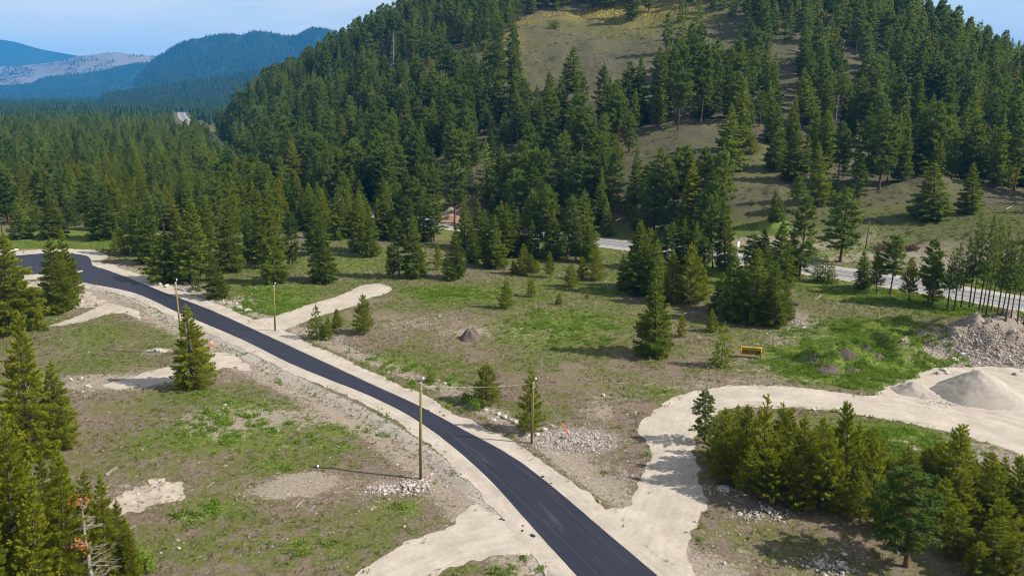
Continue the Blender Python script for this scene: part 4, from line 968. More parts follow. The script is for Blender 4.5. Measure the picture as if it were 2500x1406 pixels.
    ('pine', 1060, 592, 1058, 485, 46, 'roadside', None, 0), ('fir', 1135, 604, 1133, 490, 48, 'roadside', None, 1), ('fir', 1168, 612, 1166, 492, 52, 'roadside', None, 2), ('pine', 1218, 618, 1216, 505, 48, 'roadside', None, 3), ('fir', 1262, 622, 1262, 508, 46, 'roadside', None, 0), ('fir', 1350, 632, 1352, 515, 52, 'roadside', None, 1), ('pine', 1405, 636, 1408, 535, 46, 'roadside', None, 2), ('fir', 1436, 640, 1438, 545, 44, 'roadside', None, 3), ('fir', 1300, 630, 1300, 540, 40, 'roadside', None, 0), ('pine', 1375, 640, 1376, 570, 36, 'roadside', None, 1), ('fir', 1562, 652, 1566, 540, 58, 'roadside', None, 2), ('fir', 1590, 655, 1592, 560, 50, 'roadside', None, 3), ('pine', 1640, 662, 1644, 545, 56, 'roadside', None, 0), ('fir', 1668, 664, 1672, 535, 54, 'roadside', None, 1), ('fir', 1700, 668, 1702, 545, 54, 'roadside', None, 2), ('pine', 1720, 672, 1722, 580, 44, 'roadside', None, 3), ('fir', 850, 575, 848, 470, 50, 'roadside', None, 0), ('fir', 872, 580, 870, 478, 46, 'roadside', None, 1), ('pine', 995, 585, 992, 480, 50, 'roadside', None, 2), ('fir', 1035, 590, 1033, 490, 46, 'roadside', None, 3), ('fir', 925, 585, 922, 485, 46, 'roadside', None, 0), ('pine', 1835, 668, 1842, 570, 52, 'roadside', None, 1), ('fir', 1862, 672, 1868, 560, 56, 'roadside', None, 2), ('fir', 1930, 680, 1940, 575, 50, 'roadside', None, 3), 
    # knoll and hillside trees that stand apart
    ('fir', 1896, 545, 1894, 465, 42, 'dark fir beside the bright green heap beyond the highway', None, 1), ('pine', 1948, 516, 1952, 430, 40, 'knoll', None, 1), ('fir', 2276, 536, 2283, 398, 104, 'very broad dark fir above the green bank beyond the highway', None, 1), ('fir', 2372, 520, 2378, 400, 60, 'knoll', None, 2),
    ('fir', 1772, 418, 1786, 258, 76, 'large dark fir on the open knoll beyond the highway, rusty ground at its foot', None, 0), ('fir', 1800, 370, 1822, 195, 56, 'knoll', None, 4), ('young', 1836, 376, 1838, 324, 32, 'lone small pine right of the large dark knoll fir', None, 0), ('fir', 1878, 348, 1890, 240, 48, 'knoll', None, 2),
    ('fir', 1657, 470, 1655, 365, 44, 'knoll', None, 1), ('fir', 1735, 500, 1737, 385, 54, 'knoll', None, 3), ('fir', 1965, 300, 1965, 168, 66, 'knoll', None, 1), ('fir', 1400, 222, 1400, 118, 66, 'big dark fir breaking the lower edge of the brown meadow', None, 1),
    ('pine', 1540, 52, 1546, -30, 50, 'knoll', None, 2), ('pine', 1655, 318, 1668, 112, 54, 'knoll', None, 1), ('pine', 1710, 305, 1730, 110, 54, 'knoll', None, 3), ('fir', 1600, 295, 1622, 130, 58, 'knoll', None, 0), ('fir', 1560, 300, 1565, 140, 50, 'knoll', None, 4),
    ('pine', 1420, 385, 1424, 230, 60, 'knoll', None, 1), ('young', 1500, 410, 1502, 330, 50, 'knoll', None, 2), ('fir', 1935, 445, 1950, 300, 60, 'knoll', None, 4), ('fir', 2000, 500, 1990, 350, 56, 'knoll', None, 0), ('pine', 2080, 500, 2110, 400, 50, 'knoll', None, 2),
    ('dead', 960, 178, 962, 68, 26, 'orange brown bare snag standing at the grassy glade on the hill', None, 1),
    ('dead', 2035, 345, 2050, 228, 40, 'grey dead tree among the green pines on the right slope', None, 1), ('dead', 640, 400, 640, 330, 24, 'grey dead tree in the forest left of the hill', None, 1),
    ('shrub', 1352, 70, 1352, 50, 30, 'round dark shrub at the top of the brown meadow', None, 2),
    # lone pine of the stand
    ('pine', 1721, 1082, 1725, 953, 60, 'small dark pine at the inner bend of the gravel track, apart from the stand', None, 2),
]
for b, t_, w in (((1773, 1154), (1773, 1000), 58), ((1816, 1150), (1827, 993), 56), ((1795, 1118), (1802, 990), 50), ((1856, 1197), (1874, 970), 74), ((1921, 1154), (1932, 1003), 62), ((1912, 1102), (1912, 985), 48), ((1895, 1200), (1905, 1050), 60),
                 ((1986, 1140), (1991, 1043), 50), ((2014, 1247), (2022, 1050), 82), ((2068, 1215), (2065, 985), 66), ((2092, 1190), (2100, 1038), 56), ((2126, 1244), (2146, 1050), 62), ((1957, 1247), (1950, 1114), 64), ((2086, 1244), (2092, 1130), 46), ((2173, 1208), (2180, 1114), 52),
                 ((2266, 1176), (2250, 1092), 60), ((2324, 1226), (2353, 1042), 84), ((2380, 1190), (2384, 1122), 48), ((2345, 1284), (2356, 1150), 70), ((2410, 1280), (2435, 1136), 72), ((2479, 1262), (2497, 1114), 74), ((2300, 1300), (2310, 1170), 70), ((2384, 1410), (2397, 1324), 96),
                 ((2479, 1425), (2500, 1305), 100), ((2440, 1350), (2450, 1220), 80), ((2040, 1170), (2035, 1040), 50), ((2230, 1230), (2236, 1120), 56), ((1840, 1165), (1845, 1020), 54), ((1940, 1200), (1952, 1060), 60), ((2540, 1330), (2570, 1150), 90), ((1748, 1130), (1750, 1030), 46), ((1760, 1175), (1762, 1060), 52), ((1800, 1180), (1806, 1040), 56), ((1830, 1215), (1836, 1090), 60), ((1880, 1235), (1886, 1110), 60), ((1925, 1235), (1930, 1095), 62), ((1985, 1215), (1990, 1090), 58), ((2045, 1250), (2050, 1120), 60),
                 ((2100, 1275), (2106, 1150), 60), ((2010, 1110), (2012, 1020), 46), ((1962, 1120), (1966, 1010), 48), ((2140, 1180), (2146, 1060), 54), ((2200, 1260), (2206, 1150), 56), ((2290, 1230), (2300, 1120), 60), ((2370, 1250), (2384, 1140), 62), ((2440, 1240), (2456, 1120), 62), ((2330, 1350), (2344, 1230), 80), ((2420, 1390), (2440, 1270), 90), ((2510, 1290), (2530, 1160), 74), ((2160, 1300), (2166, 1200), 60), ((2215, 1195), (2220, 1090), 58), ((2255, 1215), (2262, 1110), 60), ((2290, 1180), (2298, 1080), 58), ((2410, 1215), (2424, 1105), 62), ((2120, 1130), (2124, 1050), 46)):
    T.append(('young', b[0], b[1], t_[0], t_[1], w * 1.2, 'stand', None, None))
T.append(('pine', 2212, 1382, 2236, 1143, 178, 'big broad dark pine in front of the young pine stand', None, 0))
for b, t_, w in (((2312, 758), (2328, 613), 40), ((2330, 758), (2348, 596), 42), ((2366, 752), (2397, 518), 40), ((2390, 758), (2428, 525), 40), ((2407, 769), (2446, 534), 44), ((2420, 762), (2452, 560), 34), ((2435, 772), (2466, 552), 40), ((2455, 782), (2488, 565), 40),
                 ((2484, 786), (2512, 560), 40), ((2375, 748), (2408, 540), 34), ((2447, 768), (2478, 590), 34), ((2468, 776), (2500, 585), 36), ((2500, 790), (2530, 570), 40), ((2346, 752), (2370, 580), 36), ((2398, 765), (2432, 570), 34)):
    T.append(('lean', b[0], b[1], t_[0], t_[1], w, 'slender', None, None))
for k, bx, by, tx, ty, w, lab, grp, var in T:
    tree_px(k, bx, by, tx, ty, w, lab, grp, var)
ORD = 'first second third fourth fifth sixth seventh eighth ninth tenth eleventh twelfth thirteenth fourteenth fifteenth sixteenth seventeenth eighteenth nineteenth twentieth'.split()
def ordinal(i):
    if i < 20: return ORD[i]
    t_ = ['twenty', 'thirty', 'forty', 'fifty', 'sixty', 'seventy', 'eighty', 'ninety'][(i + 1) // 10 - 2]; r = (i + 1) % 10
    return (t_[:-1] + 'ieth') if r == 0 else t_ + '-' + ORD[r - 1]
for key, (desc, phrase) in GROUPS.items():
    mem = [d for d in TREES if d['label'] == key]
    mem.sort(key=lambda d: float(proj(d['x'], d['y'], d['z'])[0]))
    for i, d in enumerate(mem):
        d['label'] = ('leftmost ' if i == 0 else 'rightmost ' if i == len(mem) - 1 else ordinal(i) + ' from left, ') + desc; d['group'] = phrase
N_HAND = len(TREES)

# ------------------------------------------------------------------ forests
rng = np.random.default_rng(7)
def jittered(x0, x1, y0, y1, s):
    X, Y = np.meshgrid(np.arange(x0, x1, s), np.arange(y0, y1, s)); X = X.ravel() + rng.uniform(-.48, .48, X.size) * s; Y = Y.ravel() + rng.uniform(-.48, .48, Y.size) * s
    return X, Y
OPEN = [  # open ground on the hill, outlined in the photo and laid on the terrain
    [(1275, 40), (1420, 36), (1600, 12), (1690, 12), (1665, 120), (1630, 220), (1540, 292), (1420, 318), (1330, 322), (1285, 240), (1262, 120)],
    [(1540, 345), (1640, 302), (1760, 300), (1790, 330), (1775, 440), (1770, 490), (1650, 480), (1550, 420)],
    [(1780, 330), (1920, 320), (1950, 480), (1960, 560), (1790, 540)],
    [(1890, 110), (1950, 110), (1950, 330), (1890, 330)], [(1700, 20), (1830, 60), (1800, 200), (1700, 160)],
    [(1800, 530), (2560, 470), (2600, 690), (1800, 650)], [(1050, 130), (1180, 110), (1250, 150), (1130, 200), (1050, 180)], [(930, 165), (1040, 165), (1060, 215), (940, 215)],
    [(2060, 470), (2200, 470), (2200, 540), (2060, 540)], [(2150, 490), (2520, 490), (2520, 540), (2150, 540)], [(1062, 470), (1200, 470), (1215, 560), (1062, 560)]]
OPEN = [many_on_ground(p) for p in OPEN]
X, Y = jittered(-420, 560, 130, 760, 6.9)
dh_, sh_, _ = poly_dist(X, Y, HWY[::2]); Z = grid_z(X, Y); PX, PY, DP = proj(X, Y, Z)
keep = (sh_ > 0) & (dh_ > 11) & (PX > 380) & (PX < 2720) & (DP > 100)
dens = .72 + .9 * fbm(X / 40, Y / 40, 77, 3)
dens = np.where(PX < 1250, dens + .12, dens)
keep &= rng.random(len(X)) < dens
for P in OPEN:
    ins = in_poly(X, Y, P); keep &= ~(ins & (rng.random(len(X)) < .965))
hx = np.array([(d['x'], d['y']) for d in TREES])
far_ok = np.ones(len(X), bool)
for q in hx: far_ok &= np.hypot(X - q[0], Y - q[1]) > 4.0
keep &= far_ok
cand = [(X[keep], Y[keep], 'hill')]
X, Y = jittered(-760, 0, 190, 900, 6.6)
dh_, sh_, _ = poly_dist(X, Y, HWY[::2]); PX, PY, DP = proj(X, Y, 0 * X)
keep = in_poly(X, Y, LEFT_WOOD) & (sh_ < 0) & (dh_ > np.where(Y > 330, 6.0, 9.0)) & (PX > -350) & (rng.random(len(X)) < .84 + .5 * fbm(X / 60, Y / 60, 78, 3) + .25 * sstep(200, 40, poly_dist(X, Y, _fe)[0]) * 0)
keep &= ~((PX > 425) & (PX < 470) & (PY > 275) & (PY < 340))
for q in hx: keep &= np.hypot(X - q[0], Y - q[1]) > 4.5
cand.append((X[keep], Y[keep], 'valley'))
X, Y = jittered(-330, 60, 195, 640, 4.6)                       # thicker belts along both sides of the highway
dh_, sh_, _ = poly_dist(X, Y, HWY[::2]); PX, PY, DP = proj(X, Y, 0 * X)
for side, tag_ in ((-1, 'valley'), (1, 'hill')):
    keep = (sh_ == side) & (dh_ > 7.5) & (dh_ < (22 if side < 0 else 30)) & (rng.random(len(X)) < (.42 if side < 0 else .55)) & (PX < (1480 if side < 0 else 1640)) & ~((side < 0) & (PX > 1250) & (dh_ > 15)) & ~((PX > 425) & (PX < 470) & (PY < 340)) & ~((PX > 1075) & (PX < 1170))
    for q in hx: keep &= np.hypot(X - q[0], Y - q[1]) > 3.0
    cand.append((X[keep], Y[keep], tag_))
CX = np.concatenate([c[0] for c in cand]); CY = np.concatenate([c[1] for c in cand]); CW = np.concatenate([[c[2]] * len(c[0]) for c in cand])
CZ = grid_z(CX, CY); n = len(CX)
CPX, CPY, CDP = proj(CX, CY, CZ)
pine_p = np.where(CW == 'hill', .55, .30)
CK = np.where(rng.random(n) < pine_p, 'pine', 'fir')
CH = np.where(CK == 'pine', rng.uniform(13, 23.5, n), rng.uniform(10, 21, n)) * np.where(rng.random(n) < .2, .5, 1) * np.where(CW == 'valley', .80, 1.0)
app = CH / CDP * np.where((CPX > -60) & (CPX < 2560) & (CPY > -60), 1, .01)
order = np.argsort(-app)
quota = {'fir': 300 - sum(d['kind'] in ('fir', 'olive') for d in TREES), 'pine': 300 - sum(d['kind'] == 'pine' for d in TREES)}
single = np.zeros(n, bool)
def region(px, py, w):
    if w == 'valley':
        return ('in the valley forest behind the hammerhead', 'valley forest behind the hammerhead') if px < 420 else ('in the forest between the asphalt and the highway', 'forest between the asphalt and the highway')
    if px < 900: return ('on the left flank of the hill', 'left flank of the hill')
    if px < 1280: return (('on the wooded slope left of the brown meadow', 'slope left of the brown meadow') if py < 300 else ('at the foot of the hill behind the copse', 'foot of the hill behind the copse'))
    if px < 1640: return (('below the brown meadow on the hill', 'slope below the brown meadow') if py > 150 else ('along the top of the brown meadow', 'top of the brown meadow'))
    if px < 2050: return (('on the slope right of the brown meadow', 'slope right of the brown meadow') if py < 330 else ('around the open knoll beyond the highway', 'open knoll beyond the highway'))
    return ('on the right shoulder of the hill', 'right shoulder of the hill')
for i in order:
    k = CK[i]
    if quota[k] <= 0: continue
    quota[k] -= 1; single[i] = True
    ph, gp = region(CPX[i], CPY[i], CW[i])
    size = 'tall' if CH[i] > 16 else 'short' if CH[i] < 9.5 else 'mid-sized'
    look = 'dark green fir' if k == 'fir' else 'open-crowned pine'
    TREES.append(dict(kind=k, x=float(CX[i]), y=float(CY[i]), z=float(CZ[i]), h=float(CH[i]), w=None, label='%s %s %s' % (size, look, ph), group='%s, %s %ss' % (gp, size, k), var=None, rz=None, lean=(random.Random(int(i)).gauss(0, .015), random.Random(int(i) + 1).gauss(0, .015))))
byg = {}
for d in TREES[N_HAND:]: byg.setdefault(d['group'], []).append(d)
for mem in byg.values():
    mem.sort(key=lambda d: float(proj(d['x'], d['y'], d['z'])[0]))
    for i, d in enumerate(mem):
        if len(mem) > 1: d['label'] = ('leftmost ' if i == 0 else 'rightmost ' if i == len(mem) - 1 else ordinal(i) + ' from left, ') + d['label']
rtree = random.Random(11)
for d in TREES: build_tree(d, rtree)

rest = ~single
P = np.stack([CX[rest], CY[rest], CZ[rest] - .1], 1)
sc = CH[rest] / 18.0; S = np.stack([sc * rng.uniform(.85, 1.2, len(sc)), sc * rng.uniform(.85, 1.2, len(sc)), sc], 1)
IDX = np.where(CK[rest] == 'fir', rng.integers(0, 2, rest.sum()), rng.integers(2, 4, rest.sum()))
hw_ = CW[rest] == 'hill'
stuff('hillside_forest', P[hw_], S[hw_], IDX[hw_], [m for m, _ in MID], 'mass of conifers covering the upper hillside', 1)
stuff('valley_forest', P[~hw_], S[~hw_], IDX[~hw_], [m for m, _ in MID], 'mass of conifers filling the valley floor at left', 2)
# distant valley and mountains
X, Y = jittered(-4200, 300, 880, 4000, 12.0)
PX, PY, DP = proj(X, Y, 0 * X); dh_, sh_, _ = poly_dist(X, Y, HWY[::4])
k = (PX > -250) & (PX < 700) & (dh_ > 14) & (rng.random(len(X)) < np.clip(1.1 - Y / 4200, .25, .9))
k &= ~((PX > 425) & (PX < 470) & (Y < 1150))
stuff('distant_valley_forest', np.stack([X[k], Y[k], 0 * X[k]], 1), np.stack([rng.uniform(.7, 1.15, k.sum()) * 1.1, rng.uniform(.7, 1.15, k.sum()) * 1.1, rng.uniform(.55, 1.05, k.sum())], 1), rng.integers(0, 3, k.sum()), [m for m, _ in FAR], 'far conifer forest carpeting the valley', 3)
def wood_on(grid, n, thr, seed):
    X, Y, Z, t = grid; ns, nt_ = X.shape
    i = rng.uniform(0, ns - 1.001, n); j = rng.uniform(1, nt_ * .78, n); i0 = i.astype(int); j0 = j.astype(int); fi, fj = i - i0, j - j0
    def bl(A): return (A[i0, j0] * (1 - fi) + A[i0 + 1, j0] * fi) * (1 - fj) + (A[i0, j0 + 1] * (1 - fi) + A[i0 + 1, j0 + 1] * fi) * fj
    x, y, z = bl(X), bl(Y), bl(Z)
    k = (fbm(x / 130, y / 130, seed, 4) > thr) & (z > -2)
    return np.stack([x[k], y[k], z[k] - .5], 1)
P1 = wood_on(MAIN, 46000, -.42, 5); P2 = wood_on(APRON, 20000, -.4, 6); P3 = wood_on(BAND, 16000, -.3, 7)
P4 = wood_on(BURN, 16000, .10, 8)
PM = np.vstack([P1, P2, P3, P4]); nn = len(PM)
stuff('mountain_forest', PM, np.stack([rng.uniform(.8, 1.5, nn), rng.uniform(.8, 1.5, nn), rng.uniform(.55, 1.15, nn)], 1), rng.integers(0, 3, nn), [m for m, _ in FAR], 'far conifer forest on the blue mountains', 4)

# ------------------------------------------------------------------ earth heaps, gravel piles, poles and other things
def heap(name, px, py, r, h, mat, label, cat, seed, sx=1.0, sharp=1.0, rough=.10, n=40, group=None):
    """a poured heap: straight flanks at the angle of repose, rounded tip, uneven foot"""
    x0, y0, z0 = on_ground(px, py); V, F = [], []
    for i in range(n // 2 + 1):
        t = i / (n // 2)
        for j in range(n):
            a = 2 * math.pi * j / n; rr = r * t * (1 + .16 * float(vnoise(np.array([math.cos(a) * 1.6 + seed]), np.array([math.sin(a) * 1.6]), seed)[0]) * 2)
            x, y = x0 + sx * rr * math.cos(a), y0 + rr * math.sin(a)
            prof = (math.sqrt(1 + 36) - math.sqrt((t * 6) ** 2 + .6)) / (math.sqrt(37) - math.sqrt(.6)) if sharp else (math.cos(math.pi * t) + 1) / 2
            V.append([x, y, h * prof])
    V = np.array(V); V[:, 2] += h * rough * (2.0 * fbm(V[:, 0] / (r * .45), V[:, 1] / (r * .45), seed, 3) + .5 * fbm(V[:, 0] / .4, V[:, 1] / .4, seed + 3, 2)) * np.clip(V[:, 2] / h * 3, 0, 1)
    V[:, 2] += ground_z(V[:, 0], V[:, 1]) - .06
    for i in range(n // 2):
        for j in range(n):
            a = i * n + j; b = i * n + (j + 1) % n
            F.append((a, b, b + n, a + n) if i else (a, b + n, a + n))
    V[:, 0] -= x0; V[:, 1] -= y0; V[:, 2] -= z0
    me = mesh_from(name, V, [f for f in F], [mat], True)
    return tag(link(name, me, None, (x0, y0, z0)), label, cat, group)
M_EARTH = mat_gravel('dark_earth', (.050, .038, .032), (.135, .105, .088), False)
M_RED_EARTH = mat_gravel('red_earth', (.16, .085, .055), (.32, .20, .14), False)
M_GRASSY = mat_gravel('grassy_heap', (.06, .10, .015), (.16, .20, .04), False)
heap('gravel_pile', 2385, 962, 5.9, 3.5, M_PILE, 'large conical gravel pile in the gravel pit', 'gravel pile', 3, 1.05, 1, .055, 64)
heap('gravel_pile', 2228, 955, 2.6, 1.5, M_PILE, 'small gravel pile left of the large conical pile', 'gravel pile', 5, 1.15, 1, .12, 36)
heap('gravel_pile', 2268, 968, 1.6, .55, M_PILE, 'low spill of gravel between the two gravel piles', 'gravel pile', 6, 1.6, 0, .2, 24)
heap('earth_mound', 1149, 826, 2.1, 1.9, M_EARTH, 'dark pointed earth mound in the middle of the clearing', 'earth mound', 7, .95, 1, .22, 30)
heap('earth_mound', 1114, 540, 5.0, 2.4, M_RED_EARTH, 'reddish cut bank beyond the highway under the tall pine', 'earth mound', 8, 1.5, 0, .3, 30)
heap('earth_mound', 1893, 558, 5.0, 1.7, M_GRASSY, 'bright green grassy heap beyond the highway', 'earth mound', 9, 1.0, 0, .1, 26)
for i, (px, py, r, h) in enumerate(((2015, 905, 1.6, .55), (2066, 862, 1.1, .5), (2118, 852, 1.0, .45), (2080, 905, 1.2, .4), (2150, 872, .9, .4), (1980, 885, 1.0, .55))):
    heap('earth_mound', px, py, r, h, M_EARTH, '%s lump of bare dug earth among the green weeds by the pit' % ('leftmost' if i == 5 else ('front', 'highest', 'rear', 'nearest low', 'rightmost')[i]), 'earth mound', 20 + i, 1.7, 0, .5, 24, 'dug earth lumps by the pit')

def utility_pole(bx, by, tx, ty, label, r=.16, hardware=True, dark=False):
    x, y, z = on_ground(bx, by); a, b, c = ray(tx, ty); t = y / b; h = CAM_H + c * t - z; lx = a * t - x
    o = empty('utility_pole', (x, y, z)); tag(o, label, 'utility pole', 'wooden utility poles')
    p = MB(); p.tube([(0, 0, -.3), (lx * .5, 0, h * .5), (lx, 0, h)], [r, r * .88, r * .72], 10); p.build('shaft', M_BARK if dark else M_POLE, o, True)
    if hardware:
        p = MB(); p.tube([(lx + .1, 0, h - .55), (lx + .16, -.02, h + .1), (lx + .3, -.05, h + .42)], .035, 6); p.build('bracket', M_STEEL, o)
        p = MB(); p.tube([(lx + .3, -.05, h + .40), (lx + .3, -.05, h + .48), (lx + .3, -.05, h + .50), (lx + .3, -.05, h + .62)], [.06, .11, .07, .05], 8); ins = p.build('insulator', M_WHITE, o, True)
        p = MB(); p.tube([(lx, 0, h - .75), (lx, 0, h - .62)], r * .72 + .035, 10); p.build('band', M_STEEL, o)
        p = MB(); p.tube([(-r - .01, -.02, .0), (lx * .5 - r * .88 - .012, -.02, h * .5), (lx - r * .72 - .012, -.02, h - .7)], .012, 4); p.build('ground_wire', M_STEEL, o)
    p = MB(); p.tube([(lx, 0, h), (lx, 0, h + .05)], [r * .74, r * .5], 10); p.build('cap', M_STEEL, o)
    return o, (x + lx, y, z + h)
pa, ta = utility_pole(1027, 1169, 1027, 934, 'tallest wooden utility pole, near side of the asphalt, wired to its neighbour')
pb, tb = utility_pole(1298, 1082, 1302, 933, 'guyed wooden utility pole on the rubble beyond the asphalt', .14)
utility_pole(672, 808, 668, 698, 'wooden utility pole beside the mouth of the stub driveway', .14)
utility_pole(447, 864, 428, 690, 'leaning wooden utility pole half hidden behind the lone roadside fir', .15)
utility_pole(2113, 607, 2123, 543, 'dark utility pole beyond the highway left of the burnt brush', .14, False, True)
utility_pole(6, 583, 2, 540, 'thin utility pole at the far left edge beyond the hammerhead', .14, False)
def wire(name, a, b, sag, r, mat, label):
    pts = []
    for i in range(17):
        t = i / 16; pts.append((a[0] + (b[0] - a[0]) * t, a[1] + (b[1] - a[1]) * t, a[2] + (b[2] - a[2]) * t - sag * 4 * t * (1 - t)))
    p = MB(); p.tube(pts, r, 5); return tag(p.build(name, mat, None, True), label, 'wire')
wire('power_line', (ta[0], ta[1], ta[2] - .3), (tb[0], tb[1], tb[2] - .1), .35, .007, M_STEEL, 'pale overhead wire strung between the two poles across the asphalt')
gx0, gy0, gz0 = on_ground(1391, 1062)
wire('guy_wire', (tb[0], tb[1], tb[2] - .2), (gx0, gy0, gz0), 0.0, .014, M_STEEL, 'steel guy wire from the guyed pole down to the rubble')
d_ = Vector(tb) - Vector((gx0, gy0, gz0)); p0 = Vector((gx0, gy0, gz0)); u_ = d_.normalized()
gg = MB(); gg.tube([p0 + u_ * .1, p0 + u_ * 2.2], .055, 6); tag(gg.build('guy_guard', M_ORANGE), 'orange plastic guard sleeve at the foot of the guy wire', 'guard')

# loader bucket
bx, by, bz = on_ground(1832, 872)
o = empty('loader_bucket', (bx, by, bz), R(-14)); tag(o, 'yellow loader bucket lying on the grass right of the young fir', 'loader bucket')
W = 3.0
M_RUSTY = mat_simple('rusty_yellow_steel', (.30, .17, .03), .7, .3, .5, 2.0)
back = [(-.28, 1.70), (.12, 1.62), (.30, 1.25), (.26, .85), (.05, .55)]        # the mouth opens towards -Y
bk = MB()
for off_ in (0, .05):
    bk.add([(sx * W / 2 * .98, q + off_, w) for sx in (-1, 1) for q, w in back], [(i, i + 1, i + 6, i + 5) if off_ else (i + 5, i + 6, i + 1, i) for i in range(4)])
bk.build('back_sheet', M_RUSTY, o)
for sx in (-1, 1):
    out_ = [(-.50, 0), (-.78, .55), (-.74, 1.2), (-.50, 1.66), (-.28, 1.80), (.16, 1.70), (.36, 1.25), (.30, .80), (.05, .48)]; n8 = len(out_)
    V = [(sx * W / 2 - .06, q, w) for q, w in out_] + [(sx * W / 2 + .06, q, w) for q, w in out_]
    sp = MB(); sp.add(V, [tuple(range(n8)), tuple(range(2 * n8 - 1, n8 - 1, -1))] + [(i, (i + 1) % n8, n8 + (i + 1) % n8, n8 + i) for i in range(n8)]); sp.build('side_plate', M_YELLOW, o)
q = MB(); q.box((0, -.42, 1.74), (W - .13, .20, .12)); q.build('top_beam', M_YELLOW, o)
q = MB(); q.box((0, -.46, 1.46), (W - .13, .10, .09)); q.build('cross_bar', M_YELLOW, o)
for k in range(7):
    q = MB(); q.box((-W / 2 + .3 + k * .4, -.44, 1.60), (.05, .06, .20)); q.build('rung', M_YELLOW, o)
q = MB(); q.box((0, -.02, .53), (W - .13, .22, .07)); q.build('cutting_edge', M_RUSTY, o)

# sign by the highway
sx_, sy_, sz_ = on_ground(1801, 618)
o = empty('road_sign', (sx_, sy_, sz_), R(20)); tag(o, 'narrow white sign board on a post beside the highway', 'sign')
q = MB(); q.box((0, 0, 1.0), (.09, .09, 2.3)); q.build('post', M_STEEL, o)
q = MB(); q.box((0, -.07, 2.35), (.62, .03, 1.5)); q.build('board', M_WHITE, o)
# service stub and its lath
sx_, sy_, sz_ = on_ground(777, 1150)
o = empty('service_stub', (sx_, sy_, sz_)); tag(o, 'short blue capped pipe stub at the tip of the tall pole shadow', 'pipe')
q = MB(); q.tube([(0, 0, -.1), (0, 0, .55)], .07, 8); q.build('pipe', M_BLUE, o); q = MB(); q.tube([(0, 0, .55), (0, 0, .70)], [.10, .09], 8); q.build('cap', M_WHITE, o)
# orange cone behind the lone fir
sx_, sy_, sz_ = on_ground(517, 842)
o = empty('traffic_cone', (sx_, sy_, sz_)); tag(o, 'orange traffic cone on the shoulder just right of the lone roadside fir', 'traffic cone')
q = MB(); q.box((0, 0, .08), (.5, .5, .05)); q.build('base', M_ORANGE, o); q = MB(); q.tube([(0, 0, .10), (0, 0, .45), (0, 0, .85)], [.2, .12, .04], 10); cn = q.build('cone', M_ORANGE, o); q = MB(); q.tube([(0, 0, .42), (0, 0, .58)], [.135, .10], 10); q.build('stripe', M_WHITE, cn)
# burnt brush piles
M_BRUSH = mat_simple('burnt_brush', (.14, .075, .05), .95, .1, .6, 3)
def brush(px, py, r, label, seed):
    x, y, z = on_ground(px, py); rg = np.random.default_rng(seed); parts = []
    for i in range(420):
        d = rg.normal(size=3); d[2] = abs(d[2]) * .7; d /= np.linalg.norm(d); c = d * r * rg.uniform(.1, .85) * np.array([1.1, .9, .75]); v = rg.normal(size=3) * .6 + d * .5; v /= np.linalg.norm(v); L = rg.uniform(.5, 1.3)
        parts.append(tube_arr(np.array([c, c + v * L * .5, c + v * L + rg.normal(0, .1, 3)]), np.array([.05, .035, .012]), 3))
    V, F = cat_parts(parts); V[:, 2] = np.maximum(V[:, 2], -.05); me = mesh_from('brush_pile', V, F, [M_BRUSH]); tag(link('brush_pile', me, None, (x, y, z)), label, 'brush pile')
brush(2161, 608, 3.2, 'large reddish brown burnt brush pile beyond the highway', 3); brush(2226, 608, 1.9, 'small dark brush pile right of the large burnt one', 4)

# rocks
def rock_mesh(seed, mat, sub=1):
    rg = np.random.default_rng(seed); bm = bmesh.new(); bmesh.ops.create_icosphere(bm, subdivisions=sub, radius=1.0)
    sc_ = rg.uniform(.7, 1.25, 3); sc_[2] *= .7
    for v in bm.verts: v.co = Vector((v.co.x * sc_[0], v.co.y * sc_[1], v.co.z * sc_[2])) * rg.uniform(.72, 1.12)
    me = bpy.data.meshes.new('rock'); bm.to_mesh(me); bm.free(); me.materials.append(mat); return me
ROCKS = [rock_mesh(s_, M_ROCK) for s_ in range(5)]; ROCKS_B = [rock_mesh(s_ + 10, M_ROCK_BROWN) for s_ in range(4)]
BIG = [rock_mesh(s_ + 30, M_ROCK, 2) for s_ in range(4)]
rg = random.Random(5)
rows = [('white boulder left of the guyed pole', 'boulders beyond the shoulder', [(1186, 1002, .35), (1202, 1006, .3), (1218, 1012, .4), (1232, 1020, .45), (1246, 1026, .4), (1260, 1032, .5), (1272, 1038, .45), (1284, 1044, .5), (1312, 1062, .4), (1330, 1050, .4)]),
        ('pale boulder in the row along the far shoulder beyond the short pole', 'boulders along the far shoulder', [(366, 690, .55), (392, 697, .6), (408, 700, .7), (432, 706, .5), (452, 711, .5), (470, 714, .5), (500, 721, .55), (524, 726, .5), (560, 742, .6), (585, 752, .7), (606, 760, .6)]),
        ('pale rock on the bare ground left of the lone roadside fir', 'rocks left of the lone fir', [(173, 927, .28), (199, 924, .3), (214, 943, .36), (221, 946, .28), (491, 938, .2), (549, 990, .28), (312, 953, .2)]),
        ('pale rock lying on the near field below the tall pole', 'rocks on the near field', [(1018, 1201, .32), (608, 1312, .15), (434, 1319, .2), (437, 1338, .16), (393, 1350, .15), (665, 1335, .14)]),
        ('large pale boulder at the hammerhead', 'boulders at the hammerhead', [(34, 612, .8), (60, 618, .5), (190, 742, .5), (182, 738, .45), (200, 736, .4)]),
        ('boulder on the stony bank above the gravel pit', 'boulders above the gravel pit', [(2302, 905, .5), (2290, 912, .45), (2312, 912, .4), (2330, 880, .5), (2350, 866, .45), (2410, 880, .5), (2440, 870, .5), (2470, 890, .6), (2480, 915, .5), (1986, 1000, .3)])]
